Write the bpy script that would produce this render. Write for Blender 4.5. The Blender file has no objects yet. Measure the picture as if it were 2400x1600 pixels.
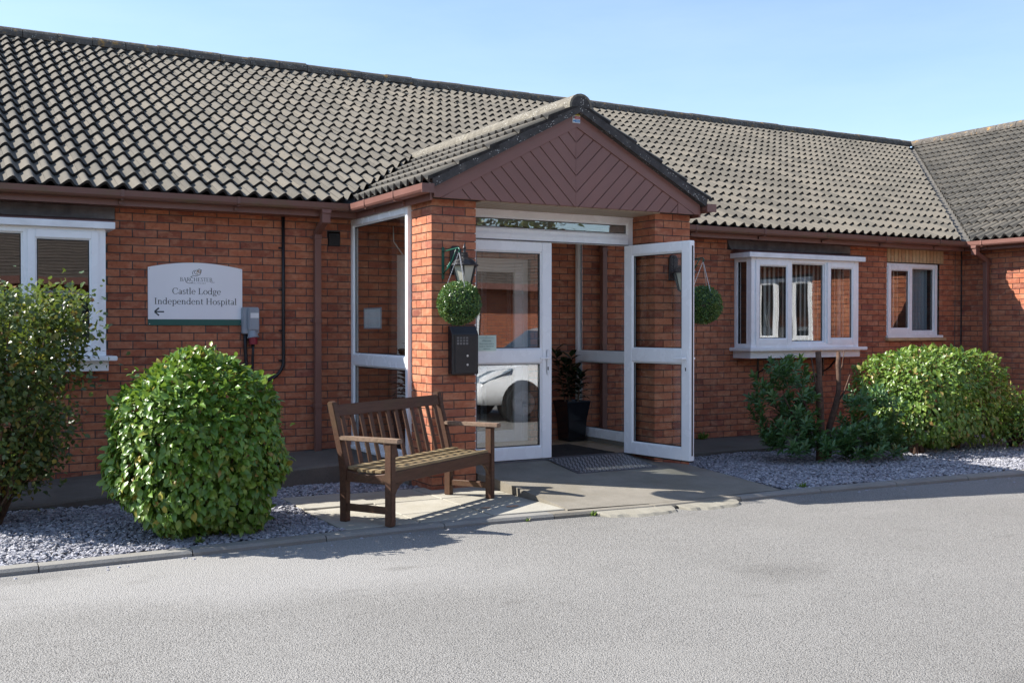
import bpy, bmesh, math, random
import numpy as np
from mathutils import Vector, Matrix

random.seed(7); RNG = np.random.default_rng(11)
SC = bpy.context.scene
COL = SC.collection

# ------------------------------------------------------------------ camera, sky, sun, exposure
CX, CY, CZ = -1.583, -10.337, 1.251
YAW, PITCH = math.radians(29.2474), math.radians(0.7608)
cam_d = bpy.data.cameras.new('camera'); cam_d.sensor_width = 36.0; cam_d.lens = 36.0 * 2450.28 / 2400.0
cam_d.clip_start = 0.05; cam_d.clip_end = 3000
cam = bpy.data.objects.new('camera', cam_d); COL.objects.link(cam)
cam.location = (CX, CY, CZ); cam.rotation_euler = (math.pi / 2 - PITCH, 0, -YAW)
SC.camera = cam

SUN = Vector((-1.0, 0.66, 1.0)).normalized()          # towards the sun
world = bpy.data.worlds.new('World'); SC.world = world; world.use_nodes = True
wn = world.node_tree.nodes; wn.clear()
w_out = wn.new('ShaderNodeOutputWorld'); w_bg = wn.new('ShaderNodeBackground'); w_sky = wn.new('ShaderNodeTexSky')
w_sky.sky_type = 'NISHITA'; w_sky.sun_disc = False
w_sky.sun_elevation = math.asin(SUN.z); w_sky.sun_rotation = math.atan2(SUN.x, SUN.y)
w_sky.altitude = 0; w_sky.air_density = 1.0; w_sky.dust_density = 0.4; w_sky.ozone_density = 3.0
w_bg.inputs['Strength'].default_value = 0.098
w_tc = wn.new('ShaderNodeTexCoord'); w_mp = wn.new('ShaderNodeMapping'); w_mp.inputs['Scale'].default_value = (2.2, 1.3, 9.0); w_mp.inputs['Rotation'].default_value = (0.12, 0.2, 0.4)
w_nz = wn.new('ShaderNodeTexNoise'); w_nz.inputs['Scale'].default_value = 1.6; w_nz.inputs['Detail'].default_value = 7; w_nz.inputs['Roughness'].default_value = 0.62
w_rp = wn.new('ShaderNodeValToRGB'); w_rp.color_ramp.elements[0].position = 0.30; w_rp.color_ramp.elements[0].color = (0.06, 0.06, 0.06, 1); w_rp.color_ramp.elements[1].position = 0.85; w_rp.color_ramp.elements[1].color = (0.17, 0.17, 0.17, 1)
w_mx = wn.new('ShaderNodeMixRGB'); w_mx.inputs[2].default_value = (5.6, 6.1, 7.4, 1)          # veil of thin high cloud over the whole sky
wl = world.node_tree.links
wl.new(w_tc.outputs['Generated'], w_mp.inputs[0]); wl.new(w_mp.outputs[0], w_nz.inputs['Vector']); wl.new(w_nz.outputs['Fac'], w_rp.inputs[0]); wl.new(w_rp.outputs[0], w_mx.inputs[0]); wl.new(w_sky.outputs[0], w_mx.inputs[1]); wl.new(w_mx.outputs[0], w_bg.inputs[0]); world.node_tree.links.new(w_bg.outputs[0], w_out.inputs[0])
sun_d = bpy.data.lights.new('sun', 'SUN'); sun_d.energy = 4.5; sun_d.angle = math.radians(0.53); sun_d.color = (1.0, 0.955, 0.885)
sun = bpy.data.objects.new('sun', sun_d); COL.objects.link(sun)
sun.rotation_euler = (-SUN).to_track_quat('-Z', 'Y').to_euler(); sun.location = (-20, 12, 20)

SC.view_settings.view_transform = 'Standard'; SC.view_settings.look = 'None'
SC.view_settings.gamma = 1.0; SC.view_settings.use_curve_mapping = False
SC.view_settings.exposure = 1.27
SC.cycles.max_bounces = 6; SC.cycles.diffuse_bounces = 3; SC.cycles.glossy_bounces = 3; SC.cycles.transmission_bounces = 4; SC.cycles.transparent_max_bounces = 12; SC.cycles.caustics_reflective = False; SC.cycles.caustics_refractive = False
SC.cycles.sample_clamp_indirect = 6.0

def project(p):
    """photo-plane position (2400 px wide) and depth of a world point, used to rank pieces by how large they show"""
    dx, dy, dz = p[0] - CX, p[1] - CY, p[2] - CZ
    x = dx * math.cos(YAW) - dy * math.sin(YAW); y = dx * math.sin(YAW) + dy * math.cos(YAW)
    zz = y * math.cos(PITCH) - dz * math.sin(PITCH); up = dz * math.cos(PITCH) + y * math.sin(PITCH)
    if zz < 0.1: return (-1e6, -1e6, zz)
    return (1200 + 2450.28 * x / zz, 800 - 2450.28 * up / zz, zz)

# ------------------------------------------------------------------ materials
class NT:
    def __init__(s, name):
        s.m = bpy.data.materials.new(name); s.m.use_nodes = True
        s.t = s.m.node_tree; s.t.nodes.clear(); s.out = s.n('OutputMaterial')
    def n(s, typ, **kw):
        nd = s.t.nodes.new('ShaderNode' + typ)
        for k, v in kw.items():
            if k.startswith('_'): setattr(nd, k[1:], v)
            else: nd.inputs[k.replace('_', ' ')].default_value = v
        return nd
    def l(s, a, b): s.t.links.new(a, b)
    def pos(s, scale=(1, 1, 1), obj=False):
        src = s.n('TexCoord').outputs['Object'] if obj else s.n('NewGeometry').outputs['Position']
        mp = s.n('Mapping'); mp.inputs['Scale'].default_value = scale; s.l(src, mp.inputs['Vector']); return mp.outputs[0]
    def noise(s, vec, scale, detail=3, rough=0.55):
        nd = s.n('TexNoise', Scale=scale, Detail=detail, Roughness=rough); s.l(vec, nd.inputs['Vector']); return nd.outputs['Fac']
    def ramp(s, fac, stops):
        r = s.n('ValToRGB'); e = r.color_ramp.elements
        while len(e) < len(stops): e.new(0.5)
        for el, (p, c) in zip(e, stops): el.position = p; el.color = (c[0], c[1], c[2], 1)
        s.l(fac, r.inputs['Fac']); return r.outputs[0]
    def math(s, op, a, b=None):
        nd = s.n('Math', _operation=op)
        for i, v in enumerate((a, b)):
            if v is None: continue
            if isinstance(v, (int, float)): nd.inputs[i].default_value = v
            else: s.l(v, nd.inputs[i])
        return nd.outputs[0]
    def mix(s, fac, a, b, mode='MIX'):
        nd = s.n('MixRGB', _blend_type=mode)
        for i, v in enumerate((fac, a, b)):
            if isinstance(v, (int, float)): nd.inputs[i].default_value = v
            elif isinstance(v, tuple): nd.inputs[i].default_value = (v[0], v[1], v[2], 1)
            else: s.l(v, nd.inputs[i])
        return nd.outputs[0]
    def rnd(s):
        a = s.n('Attribute', _attribute_name='rnd'); o = s.n('ObjectInfo')
        return s.math('FRACT', s.math('ADD', a.outputs['Fac'], o.outputs['Random']))
    def bump(s, h, strength=0.3, dist=0.01):
        b = s.n('Bump', Strength=strength, Distance=dist); s.l(h, b.inputs['Height']); return b.outputs[0]
    def bsdf(s, col, rough=0.6, normal=None, spec=0.5, **kw):
        b = s.n('BsdfPrincipled')
        if isinstance(col, tuple): b.inputs['Base Color'].default_value = (*col, 1)
        else: s.l(col, b.inputs['Base Color'])
        if isinstance(rough, (int, float)): b.inputs['Roughness'].default_value = rough
        else: s.l(rough, b.inputs['Roughness'])
        b.inputs['Specular IOR Level'].default_value = spec
        for k, v in kw.items(): b.inputs[k.replace('_', ' ')].default_value = v
        if normal is not None: s.l(normal, b.inputs['Normal'])
        return b
    def done(s, b): s.l(b.outputs[0], s.out.inputs['Surface']); return s.m

def simple(name, col, rough=0.5, var=0.12, scale=6.0, spec=0.5, bump=0.0, bscale=80, metallic=0.0):
    t = NT(name); p = t.pos()
    f = t.noise(p, scale, 4)
    c = t.ramp(f, [(0.3, tuple(v * (1 - var) for v in col)), (0.7, tuple(min(1, v * (1 + var)) for v in col))])
    nrm = t.bump(t.noise(p, bscale, 2), bump, 0.004) if bump else None
    r = t.math('ADD', t.math('MULTIPLY', t.noise(p, scale * 2.3, 3), 0.2), rough - 0.1)
    return t.done(t.bsdf(c, r, nrm, spec, Metallic=metallic))

M = {}
def brick_mat(name, cols, light):
    t = NT(name); p = t.pos(); r = t.rnd()
    base = t.ramp(r, cols)
    f = t.noise(t.pos((1, 1, 2.2)), 7.5, 4, 0.62)
    c = t.mix(t.math('MULTIPLY', t.ramp(f, [(0.47, (0, 0, 0)), (0.68, (1, 1, 1))]), 0.50), base, light)
    d = t.noise(p, 26, 3); c = t.mix(t.math('MULTIPLY', t.ramp(d, [(0.5, (0, 0, 0)), (0.75, (1, 1, 1))]), 0.35), c, tuple(v * 0.45 for v in cols[0][1]))
    w = t.noise(p, 1.7, 3); c = t.mix(t.math('MULTIPLY', t.ramp(w, [(0.45, (0, 0, 0)), (0.8, (1, 1, 1))]), 0.3), c, (0.12, 0.05, 0.035))
    e = t.noise(t.pos((1, 1, 0.8)), 6.0, 6, 0.75); c = t.mix(t.math('MULTIPLY', t.ramp(e, [(0.715, (0, 0, 0)), (0.75, (1, 1, 1))]), 0.5), c, (0.62, 0.58, 0.55))
    h = t.noise(t.pos((1, 1, 4)), 70, 3, 0.7)
    return t.done(t.bsdf(c, 0.88, t.bump(h, 0.5, 0.006), 0.25))
M['brick'] = brick_mat('red_brick', [(0.0, (0.25, 0.080, 0.052)), (0.15, (0.39, 0.128, 0.070)), (0.5, (0.45, 0.156, 0.080)), (0.85, (0.50, 0.190, 0.102)), (1.0, (0.32, 0.108, 0.074))], (0.62, 0.33, 0.195))
M['cream'] = brick_mat('buff_brick', [(0.0, (0.50, 0.33, 0.17)), (0.5, (0.56, 0.40, 0.22)), (1.0, (0.47, 0.27, 0.14))], (0.62, 0.47, 0.29))
M['mortar'] = simple('dark_mortar', (0.105, 0.098, 0.094), 0.95, 0.3, 14, 0.2, 0.4, 200)

def tile_mat():
    t = NT('weathered_concrete_tile'); p = t.pos(); r = t.rnd()
    base = t.ramp(r, [(0.0, (0.100, 0.091, 0.076)), (0.5, (0.136, 0.123, 0.102)), (1.0, (0.165, 0.146, 0.118))])
    f = t.noise(p, 3.0, 5, 0.65); c = t.mix(t.math('MULTIPLY', t.ramp(f, [(0.35, (0, 0, 0)), (0.7, (1, 1, 1))]), 0.32), base, (0.115, 0.104, 0.088))
    g = t.noise(p, 60, 3, 0.7); c = t.mix(t.math('MULTIPLY', t.ramp(g, [(0.55, (0, 0, 0)), (0.75, (1, 1, 1))]), 0.35), c, (0.28, 0.25, 0.20))
    s = t.noise(p, 23, 2, 0.5); c = t.mix(t.ramp(s, [(0.70, (0, 0, 0)), (0.74, (0.8, 0.8, 0.8))]), c, (0.075, 0.072, 0.062))
    return t.done(t.bsdf(c, 0.93, t.bump(t.noise(p, 150, 3, 0.7), 0.5, 0.004), 0.2))
M['tile'] = tile_mat()
M['nose'] = simple('dirt_and_shade_tile_nose', (0.035, 0.032, 0.030), 0.95, 0.4, 18, 0.15)  # dirt, with the shade on the tile edges put into the dark colour too
def ridge_mat(name, base, lichen):
    t = NT(name); p = t.pos()
    f = t.noise(p, 14, 4, 0.7); c = t.ramp(f, [(0.35, tuple(v * .6 for v in base)), (0.7, base)])
    g = t.noise(p, 7, 4, 0.7); c = t.mix(t.ramp(g, [(0.58, (0, 0, 0)), (0.68, (0.8, 0.8, 0.8))]), c, lichen)
    v = t.n('TexVoronoi', Scale=55.0); t.l(p, v.inputs['Vector'])
    sp = t.math('MULTIPLY', t.math('LESS_THAN', v.outputs['Distance'], 0.22), t.math('GREATER_THAN', t.noise(p, 9, 2), 0.52))
    c = t.mix(sp, c, (0.5, 0.49, 0.45))
    return t.done(t.bsdf(c, 0.95, t.bump(t.noise(p, 110, 3, .7), 0.6, 0.006), 0.2))
M['ridge'] = ridge_mat('lichened_ridge', (0.13, 0.115, 0.10), (0.34, 0.19, 0.05))
M['pridge'] = ridge_mat('weathered_ridge', (0.21, 0.19, 0.155), (0.27, 0.245, 0.19))
M['verge'] = ridge_mat('verge_mortar', (0.085, 0.08, 0.078), (0.11, 0.10, 0.09))
M['lead'] = simple('valley_lining', (0.10, 0.093, 0.082), 0.8, 0.3, 9, 0.3, 0.3, 60)
M['deck'] = simple('roof_deck', (0.03, 0.028, 0.027), 0.95)
M['brown'] = simple('brown_upvc', (0.185, 0.088, 0.070), 0.42, 0.10, 2.5, 0.5)
M['brown2'] = simple('brown_board', (0.200, 0.094, 0.076), 0.45, 0.08, 2.5, 0.5)
def gutter_mat():
    t = NT('algae_stained_gutter'); p = t.pos((1.2, 1, 4))
    f = t.noise(p, 2.2, 4, .6); c = t.mix(t.math('MULTIPLY', t.ramp(f, [(0.5, (0, 0, 0)), (0.68, (1, 1, 1))]), 0.5), (0.150, 0.070, 0.054), (0.10, 0.085, 0.032))
    return t.done(t.bsdf(c, 0.4, None, 0.5))
M['gutter'] = gutter_mat()
M['pvc'] = simple('white_upvc', (0.89, 0.90, 0.91), 0.26, 0.03, 3.0, 0.5)
M['pvc_old'] = simple('grimy_white_board', (0.78, 0.79, 0.80), 0.45, 0.12, 5.0, 0.5)
M['gasket'] = simple('black_gasket', (0.012, 0.012, 0.013), 0.5)
M['lintel'] = simple('concrete_lintel', (0.165, 0.16, 0.16), 0.9, 0.3, 8, 0.3, 0.4, 90)
M['flash'] = simple('brown_flashing', (0.15, 0.075, 0.062), 0.6, 0.3, 7)
M['soffit'] = simple('beige_soffit_board', (0.42, 0.33, 0.24), 0.5, 0.08, 4)
M['ceil'] = simple('porch_ceiling', (0.55, 0.5, 0.44), 0.7)
M['dark'] = simple('dark_interior', (0.035, 0.033, 0.032), 0.9)
M['room'] = simple('room_wall', (0.20, 0.19, 0.17), 0.9)
M['blackm'] = simple('black_painted_metal', (0.012, 0.012, 0.014), 0.38, 0.2, 12, 0.5, 0.15, 120)
M['blackpl'] = simple('black_glazed_pot', (0.008, 0.008, 0.010), 0.18)
M['green_p'] = simple('green_painted_iron', (0.006, 0.085, 0.055), 0.35, 0.2, 20)
M['greyplas'] = simple('grey_plastic', (0.30, 0.34, 0.38), 0.45, 0.08, 9)
M['redplas'] = simple('red_plastic', (0.25, 0.02, 0.035), 0.4)
M['cable'] = simple('black_cable', (0.012, 0.012, 0.014), 0.5)
M['metal'] = simple('bright_screw', (0.6, 0.6, 0.62), 0.35, 0.05, 5, 0.5, 0, 80, 1.0)
M['chain'] = simple('galvanised_chain', (0.6, 0.58, 0.55), 0.4, 0.1, 9, 0.5, 0, 80, 0.6)
M['lampglass'] = simple('frosted_lamp_glass', (0.45, 0.43, 0.36), 0.25)
M['sign_w'] = simple('sign_white', (0.90, 0.915, 0.94), 0.22, 0.02, 2)
M['sign_g'] = simple('sign_green', (0.006, 0.105, 0.085), 0.3, 0.05, 3)
M['ink'] = simple('ink_dark', (0.015, 0.028, 0.032), 0.5)
M['gold'] = simple('ink_gold', (0.42, 0.27, 0.09), 0.5)
M['notice'] = simple('mint_notice', (0.55, 0.68, 0.60), 0.5)
M['paper'] = simple('white_paper', (0.72, 0.74, 0.74), 0.6)
M['y'] = simple('sign_yellow', (0.70, 0.56, 0.04), 0.5); M['r'] = simple('sign_red', (0.50, 0.02, 0.05), 0.5); M['b'] = simple('sign_blue', (0.02, 0.24, 0.60), 0.5)
M['fabric'] = simple('blind_fabric', (0.62, 0.60, 0.55), 0.85, 0.06, 3)
M['curtain'] = simple('pale_curtain', (0.42, 0.50, 0.55), 0.85, 0.08, 3)
M['mat'] = simple('brown_door_mat', (0.045, 0.038, 0.034), 0.97, 0.3, 40, 0.1, 0.6, 300)

def wood(name, c0, c1, c2, scale=1.0):
    t = NT(name); p = t.pos((1, 1, 1), True)
    mp = t.n('Mapping'); mp.inputs['Scale'].default_value = (1.5 * scale, 14 * scale, 14 * scale); t.l(p, mp.inputs['Vector'])
    f = t.noise(mp.outputs[0], 4.0, 5, 0.65); c = t.ramp(f, [(0.3, c0), (0.55, c1), (0.8, c2)])
    g = t.noise(t.pos(), 5, 3); c = t.mix(t.math('MULTIPLY', t.ramp(g, [(0.5, (0, 0, 0)), (0.75, (1, 1, 1))]), 0.3), c, (0.10, 0.085, 0.03))
    return t.done(t.bsdf(c, 0.55, t.bump(t.noise(mp.outputs[0], 9, 4, .7), 0.35, 0.004), 0.4))
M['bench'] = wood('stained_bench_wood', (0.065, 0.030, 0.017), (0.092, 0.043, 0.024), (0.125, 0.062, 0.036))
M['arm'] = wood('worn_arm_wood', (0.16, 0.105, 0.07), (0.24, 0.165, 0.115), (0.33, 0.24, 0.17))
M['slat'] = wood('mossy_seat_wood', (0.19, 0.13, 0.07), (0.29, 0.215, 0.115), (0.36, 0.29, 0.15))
def laminate():
    t = NT('laminate_floor'); p = t.pos()
    b = t.n('TexBrick', _offset=0.4, Scale=1.0, Mortar_Size=0.006, Brick_Width=1.2, Row_Height=0.14)
    b.inputs['Color1'].default_value = (0.46, 0.33, 0.20, 1); b.inputs['Color2'].default_value = (0.38, 0.26, 0.15, 1); b.inputs['Mortar'].default_value = (0.12, 0.08, 0.05, 1)
    t.l(p, b.inputs['Vector']); g = t.noise(t.pos((2, 20, 1)), 3, 4)
    return t.done(t.bsdf(t.mix(t.math('MULTIPLY', g, 0.4), b.outputs[0], (0.27, 0.17, 0.09)), 0.35))
M['laminate'] = laminate()

def tarmac():
    t = NT('worn_tarmac'); p = t.pos()
    v = t.n('TexVoronoi', Scale=200.0, Randomness=1.0); t.l(p, v.inputs['Vector'])
    v2 = t.n('TexVoronoi', Scale=120.0, Randomness=1.0); t.l(p, v2.inputs['Vector'])
    grain = t.ramp(v.outputs['Color'], [(0.05, (0.185, 0.178, 0.165)), (0.5, (0.272, 0.262, 0.244)), (0.95, (0.365, 0.352, 0.33))])
    pit = t.ramp(v2.outputs['Distance'], [(0.52, (0, 0, 0)), (0.70, (1, 1, 1))])
    c = t.mix(t.math('MULTIPLY', pit, 0.7), grain, (0.05, 0.048, 0.046))
    big = t.noise(t.pos((1, 0.8, 1)), 0.45, 5, 0.6); c = t.mix(t.math('MULTIPLY', t.ramp(big, [(0.40, (0, 0, 0)), (0.66, (1, 1, 1))]), 0.32), c, (0.15, 0.143, 0.13))
    lt = t.noise(t.pos((0.7, 1.1, 1)), 0.8, 4, 0.6); c = t.mix(t.math('MULTIPLY', t.ramp(lt, [(0.50, (0, 0, 0)), (0.72, (1, 1, 1))]), 0.30), c, (0.30, 0.29, 0.27))
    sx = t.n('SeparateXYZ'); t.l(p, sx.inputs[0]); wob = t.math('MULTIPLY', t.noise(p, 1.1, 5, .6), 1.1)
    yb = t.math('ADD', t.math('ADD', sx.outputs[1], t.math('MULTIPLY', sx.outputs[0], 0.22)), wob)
    pale_zone = t.math('MULTIPLY', t.ramp(t.math('ADD', t.math('MULTIPLY', yb, 0.5), 2.6), [(0.42, (0, 0, 0)), (0.66, (1, 1, 1))]), t.ramp(t.math('ADD', t.math('MULTIPLY', sx.outputs[0], -0.3), 0.9), [(0.35, (0, 0, 0)), (0.75, (1, 1, 1))]))
    c = t.mix(t.math('MULTIPLY', pale_zone, 0.42), c, (0.37, 0.36, 0.345))  # paler zone on the left beside the kerb, with a wavering edge
    st = t.noise(t.pos((1.2, 2.6, 1)), 1.6, 5, 0.65); c = t.mix(t.math('MULTIPLY', t.ramp(st, [(0.62, (0, 0, 0)), (0.74, (1, 1, 1))]), 0.35), c, (0.10, 0.092, 0.082))
    oil = t.n('TexVoronoi', Scale=0.42); t.l(t.pos((1, 1.4, 1)), oil.inputs['Vector']); oe = t.math('ADD', oil.outputs['Distance'], t.math('MULTIPLY', t.noise(p, 4, 4), 0.25)); c = t.mix(t.math('MULTIPLY', t.ramp(oe, [(0.17, (1, 1, 1)), (0.30, (0, 0, 0))]), 0.28), c, (0.085, 0.08, 0.072))
    h = t.math('ADD', t.math('MULTIPLY', v.outputs['Distance'], -0.6), t.math('MULTIPLY', v2.outputs['Distance'], -1.0))
    return t.done(t.bsdf(c, 0.92, t.bump(h, 0.8, 0.006), 0.25))
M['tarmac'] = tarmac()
def concrete(name, c0, c1, stain, grain=140):
    t = NT(name); p = t.pos()
    f = t.noise(p, 3.5, 6, 0.65); c = t.ramp(f, [(0.3, c0), (0.7, c1)])
    r = t.rnd(); c = t.mix(t.math('MULTIPLY', r, 0.3), c, tuple(v * 0.75 for v in c0))
    s = t.noise(p, 1.3, 5, 0.7); c = t.mix(t.math('MULTIPLY', t.ramp(s, [(0.48, (0, 0, 0)), (0.7, (1, 1, 1))]), 0.55), c, stain)
    g = t.noise(p, grain, 2, 0.8); c = t.mix(t.math('MULTIPLY', t.ramp(g, [(0.5, (0, 0, 0)), (0.7, (1, 1, 1))]), 0.4), c, tuple(v * 0.5 for v in c0))
    return t.done(t.bsdf(c, 0.92, t.bump(t.math('ADD', g, t.noise(p, 30, 3)), 0.35, 0.004), 0.25))
M['slab'] = concrete('paving_slab', (0.34, 0.32, 0.27), (0.42, 0.40, 0.345), (0.27, 0.24, 0.17))
M['ramp'] = concrete('ramp_concrete', (0.20, 0.182, 0.150), (0.27, 0.245, 0.205), (0.16, 0.135, 0.09), 90)
M['path'] = concrete('path_concrete', (0.125, 0.115, 0.10), (0.165, 0.15, 0.13), (0.09, 0.08, 0.06), 90)
M['kerb'] = concrete('kerb_concrete', (0.22, 0.212, 0.195), (0.30, 0.288, 0.262), (0.20, 0.18, 0.14), 120)
M['fillet'] = concrete('mortar_fillet', (0.25, 0.232, 0.19), (0.32, 0.298, 0.245), (0.19, 0.172, 0.13), 120)
M['stain'] = simple('rust_stain', (0.42, 0.24, 0.15), 0.95, 0.3, 40)
M['soil'] = simple('gravel_base', (0.07, 0.07, 0.078), 0.95, 0.3, 30)
def slate():
    t = NT('slate_chip'); r = t.rnd(); p = t.pos()
    c = t.ramp(r, [(0.0, (0.17, 0.17, 0.19)), (0.4, (0.28, 0.28, 0.31)), (0.8, (0.40, 0.40, 0.435)), (1.0, (0.52, 0.515, 0.52))])
    f = t.noise(p, 40, 2); c = t.mix(t.math('MULTIPLY', f, 0.4), c, (0.14, 0.135, 0.15))
    return t.done(t.bsdf(c, 0.75, None, 0.4))
M['slate'] = slate()
def checker():
    t = NT('checker_plate'); return t.done(t.bsdf((0.13, 0.13, 0.14), 0.5, t.bump(t.noise(t.pos(), 60, 2), 0.2, 0.003), 0.5, Metallic=0.5))
M['checker'] = checker()
M['tread'] = simple('worn_tread', (0.42, 0.43, 0.45), 0.4, 0.15, 30, 0.5, 0, 80, 0.6)

def leaf_mat(name, stops, rough=0.36, trans=0.24, tcol=(0.30, 0.42, 0.05)):
    t = NT(name); r = t.rnd(); c = t.ramp(r, stops)
    f = t.noise(t.pos(), 5, 3); c = t.mix(t.math('MULTIPLY', t.ramp(f, [(0.4, (0, 0, 0)), (0.75, (1, 1, 1))]), 0.35), c, tuple(v * 1.5 for v in stops[1][1]))
    b = t.bsdf(c, rough, None, 0.5)
    tr = t.n('BsdfTranslucent'); t.l(t.mix(0.5, c, tcol), tr.inputs['Color'])
    mx = t.n('MixShader'); mx.inputs[0].default_value = trans; t.l(b.outputs[0], mx.inputs[1]); t.l(tr.outputs[0], mx.inputs[2])
    t.l(mx.outputs[0], t.out.inputs['Surface']); return t.m
M['leaf_dome'] = leaf_mat('dogwood_leaf', [(0.0, (0.062, 0.140, 0.018)), (0.35, (0.098, 0.195, 0.026)), (0.75, (0.150, 0.260, 0.036)), (0.93, (0.215, 0.310, 0.055)), (0.985, (0.36, 0.27, 0.04)), (1.0, (0.32, 0.16, 0.06))])
M['leaf_hedge'] = leaf_mat('hedge_leaf', [(0.0, (0.070, 0.140, 0.020)), (0.5, (0.12, 0.205, 0.032)), (0.9, (0.20, 0.275, 0.055)), (0.97, (0.36, 0.27, 0.09)), (1.0, (0.28, 0.14, 0.06))])
M['leaf_rose'] = leaf_mat('rose_leaf', [(0.0, (0.052, 0.085, 0.028)), (0.5, (0.080, 0.12, 0.036)), (0.85, (0.135, 0.165, 0.042)), (0.95, (0.30, 0.22, 0.03)), (1.0, (0.24, 0.08, 0.03))])
M['leaf_laurel'] = leaf_mat('laurel_leaf', [(0.0, (0.045, 0.105, 0.038)), (0.5, (0.065, 0.15, 0.05)), (0.9, (0.10, 0.19, 0.06)), (0.98, (0.12, 0.18, 0.05)), (1.0, (0.12, 0.18, 0.05))], 0.35, 0.2)
M['leaf_box'] = leaf_mat('box_leaf', [(0.0, (0.024, 0.070, 0.026)), (0.4, (0.052, 0.120, 0.032)), (0.8, (0.13, 0.225, 0.05)), (0.95, (0.26, 0.35, 0.10)), (1.0, (0.16, 0.24, 0.07))], 0.3, 0.15)
M['leaf_rubber'] = leaf_mat('dark_glossy_leaf', [(0.0, (0.010, 0.022, 0.012)), (0.5, (0.018, 0.036, 0.018)), (0.9, (0.03, 0.05, 0.022)), (0.98, (0.05, 0.07, 0.03)), (1.0, (0.05, 0.07, 0.03))], 0.25, 0.08)
M['leaf_tree'] = leaf_mat('tree_leaf', [(0.0, (0.04, 0.075, 0.02)), (0.5, (0.06, 0.10, 0.028)), (0.9, (0.09, 0.13, 0.04)), (0.98, (0.12, 0.13, 0.05)), (1.0, (0.12, 0.13, 0.05))])
M['bark'] = simple('brown_bark', (0.10, 0.062, 0.045), 0.95, 0.4, 22, 0.2, 0.8, 60)
M['twig'] = simple('brown_twig', (0.12, 0.075, 0.045), 0.9, 0.3, 22)
M['weed'] = M['leaf_hedge']

def glass(name, ior=0.07, tint=(0.93, 0.96, 0.95), wob=0.35, wscale=1.6):
    t = NT(name); p = t.pos()
    nrm = t.bump(t.noise(p, wscale, 1, 0.4), wob, 0.012)
    lw = t.n('LayerWeight', Blend=0.5); t.l(nrm, lw.inputs['Normal'])
    fac = t.math('ADD', t.math('MULTIPLY', t.math('POWER', lw.outputs['Facing'], 5.0), 1 - ior), ior)
    tr = t.n('BsdfTransparent'); tr.inputs['Color'].default_value = (*tint, 1)
    gl = t.n('BsdfGlossy', Roughness=0.0); gl.inputs['Color'].default_value = (1, 1, 1, 1); t.l(nrm, gl.inputs['Normal'])
    mx = t.n('MixShader'); t.l(fac, mx.inputs[0]); t.l(tr.outputs[0], mx.inputs[1]); t.l(gl.outputs[0], mx.inputs[2])
    t.l(mx.outputs[0], t.out.inputs['Surface']); return t.m
M['glass'] = glass('window_glass', 0.12, (0.90, 0.92, 0.92), 0.10, 1.7)
M['glass_clear'] = glass('clear_screen_glass', 0.025, (0.94, 0.96, 0.955), 0.15, 2.0)
M['glass_door'] = glass('door_glass', 0.17, (0.86, 0.88, 0.88), 0.16, 1.4)
M['car_white'] = simple('car_paint', (0.72, 0.73, 0.74), 0.15, 0.01, 1); M['car_glass'] = simple('car_glass', (0.02, 0.025, 0.03), 0.05)
M['tyre'] = simple('rubber', (0.015, 0.015, 0.015), 0.8); M['alloy'] = simple('alloy', (0.25, 0.25, 0.27), 0.3, 0.05, 5, 0.5, 0, 80, 0.8)
M['far_tile'] = simple('dark_roof_tile', (0.075, 0.058, 0.046), 0.9, 0.3, 5)
M['headlamp'] = simple('headlamp_lens', (0.22, 0.27, 0.32), 0.08)

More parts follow.
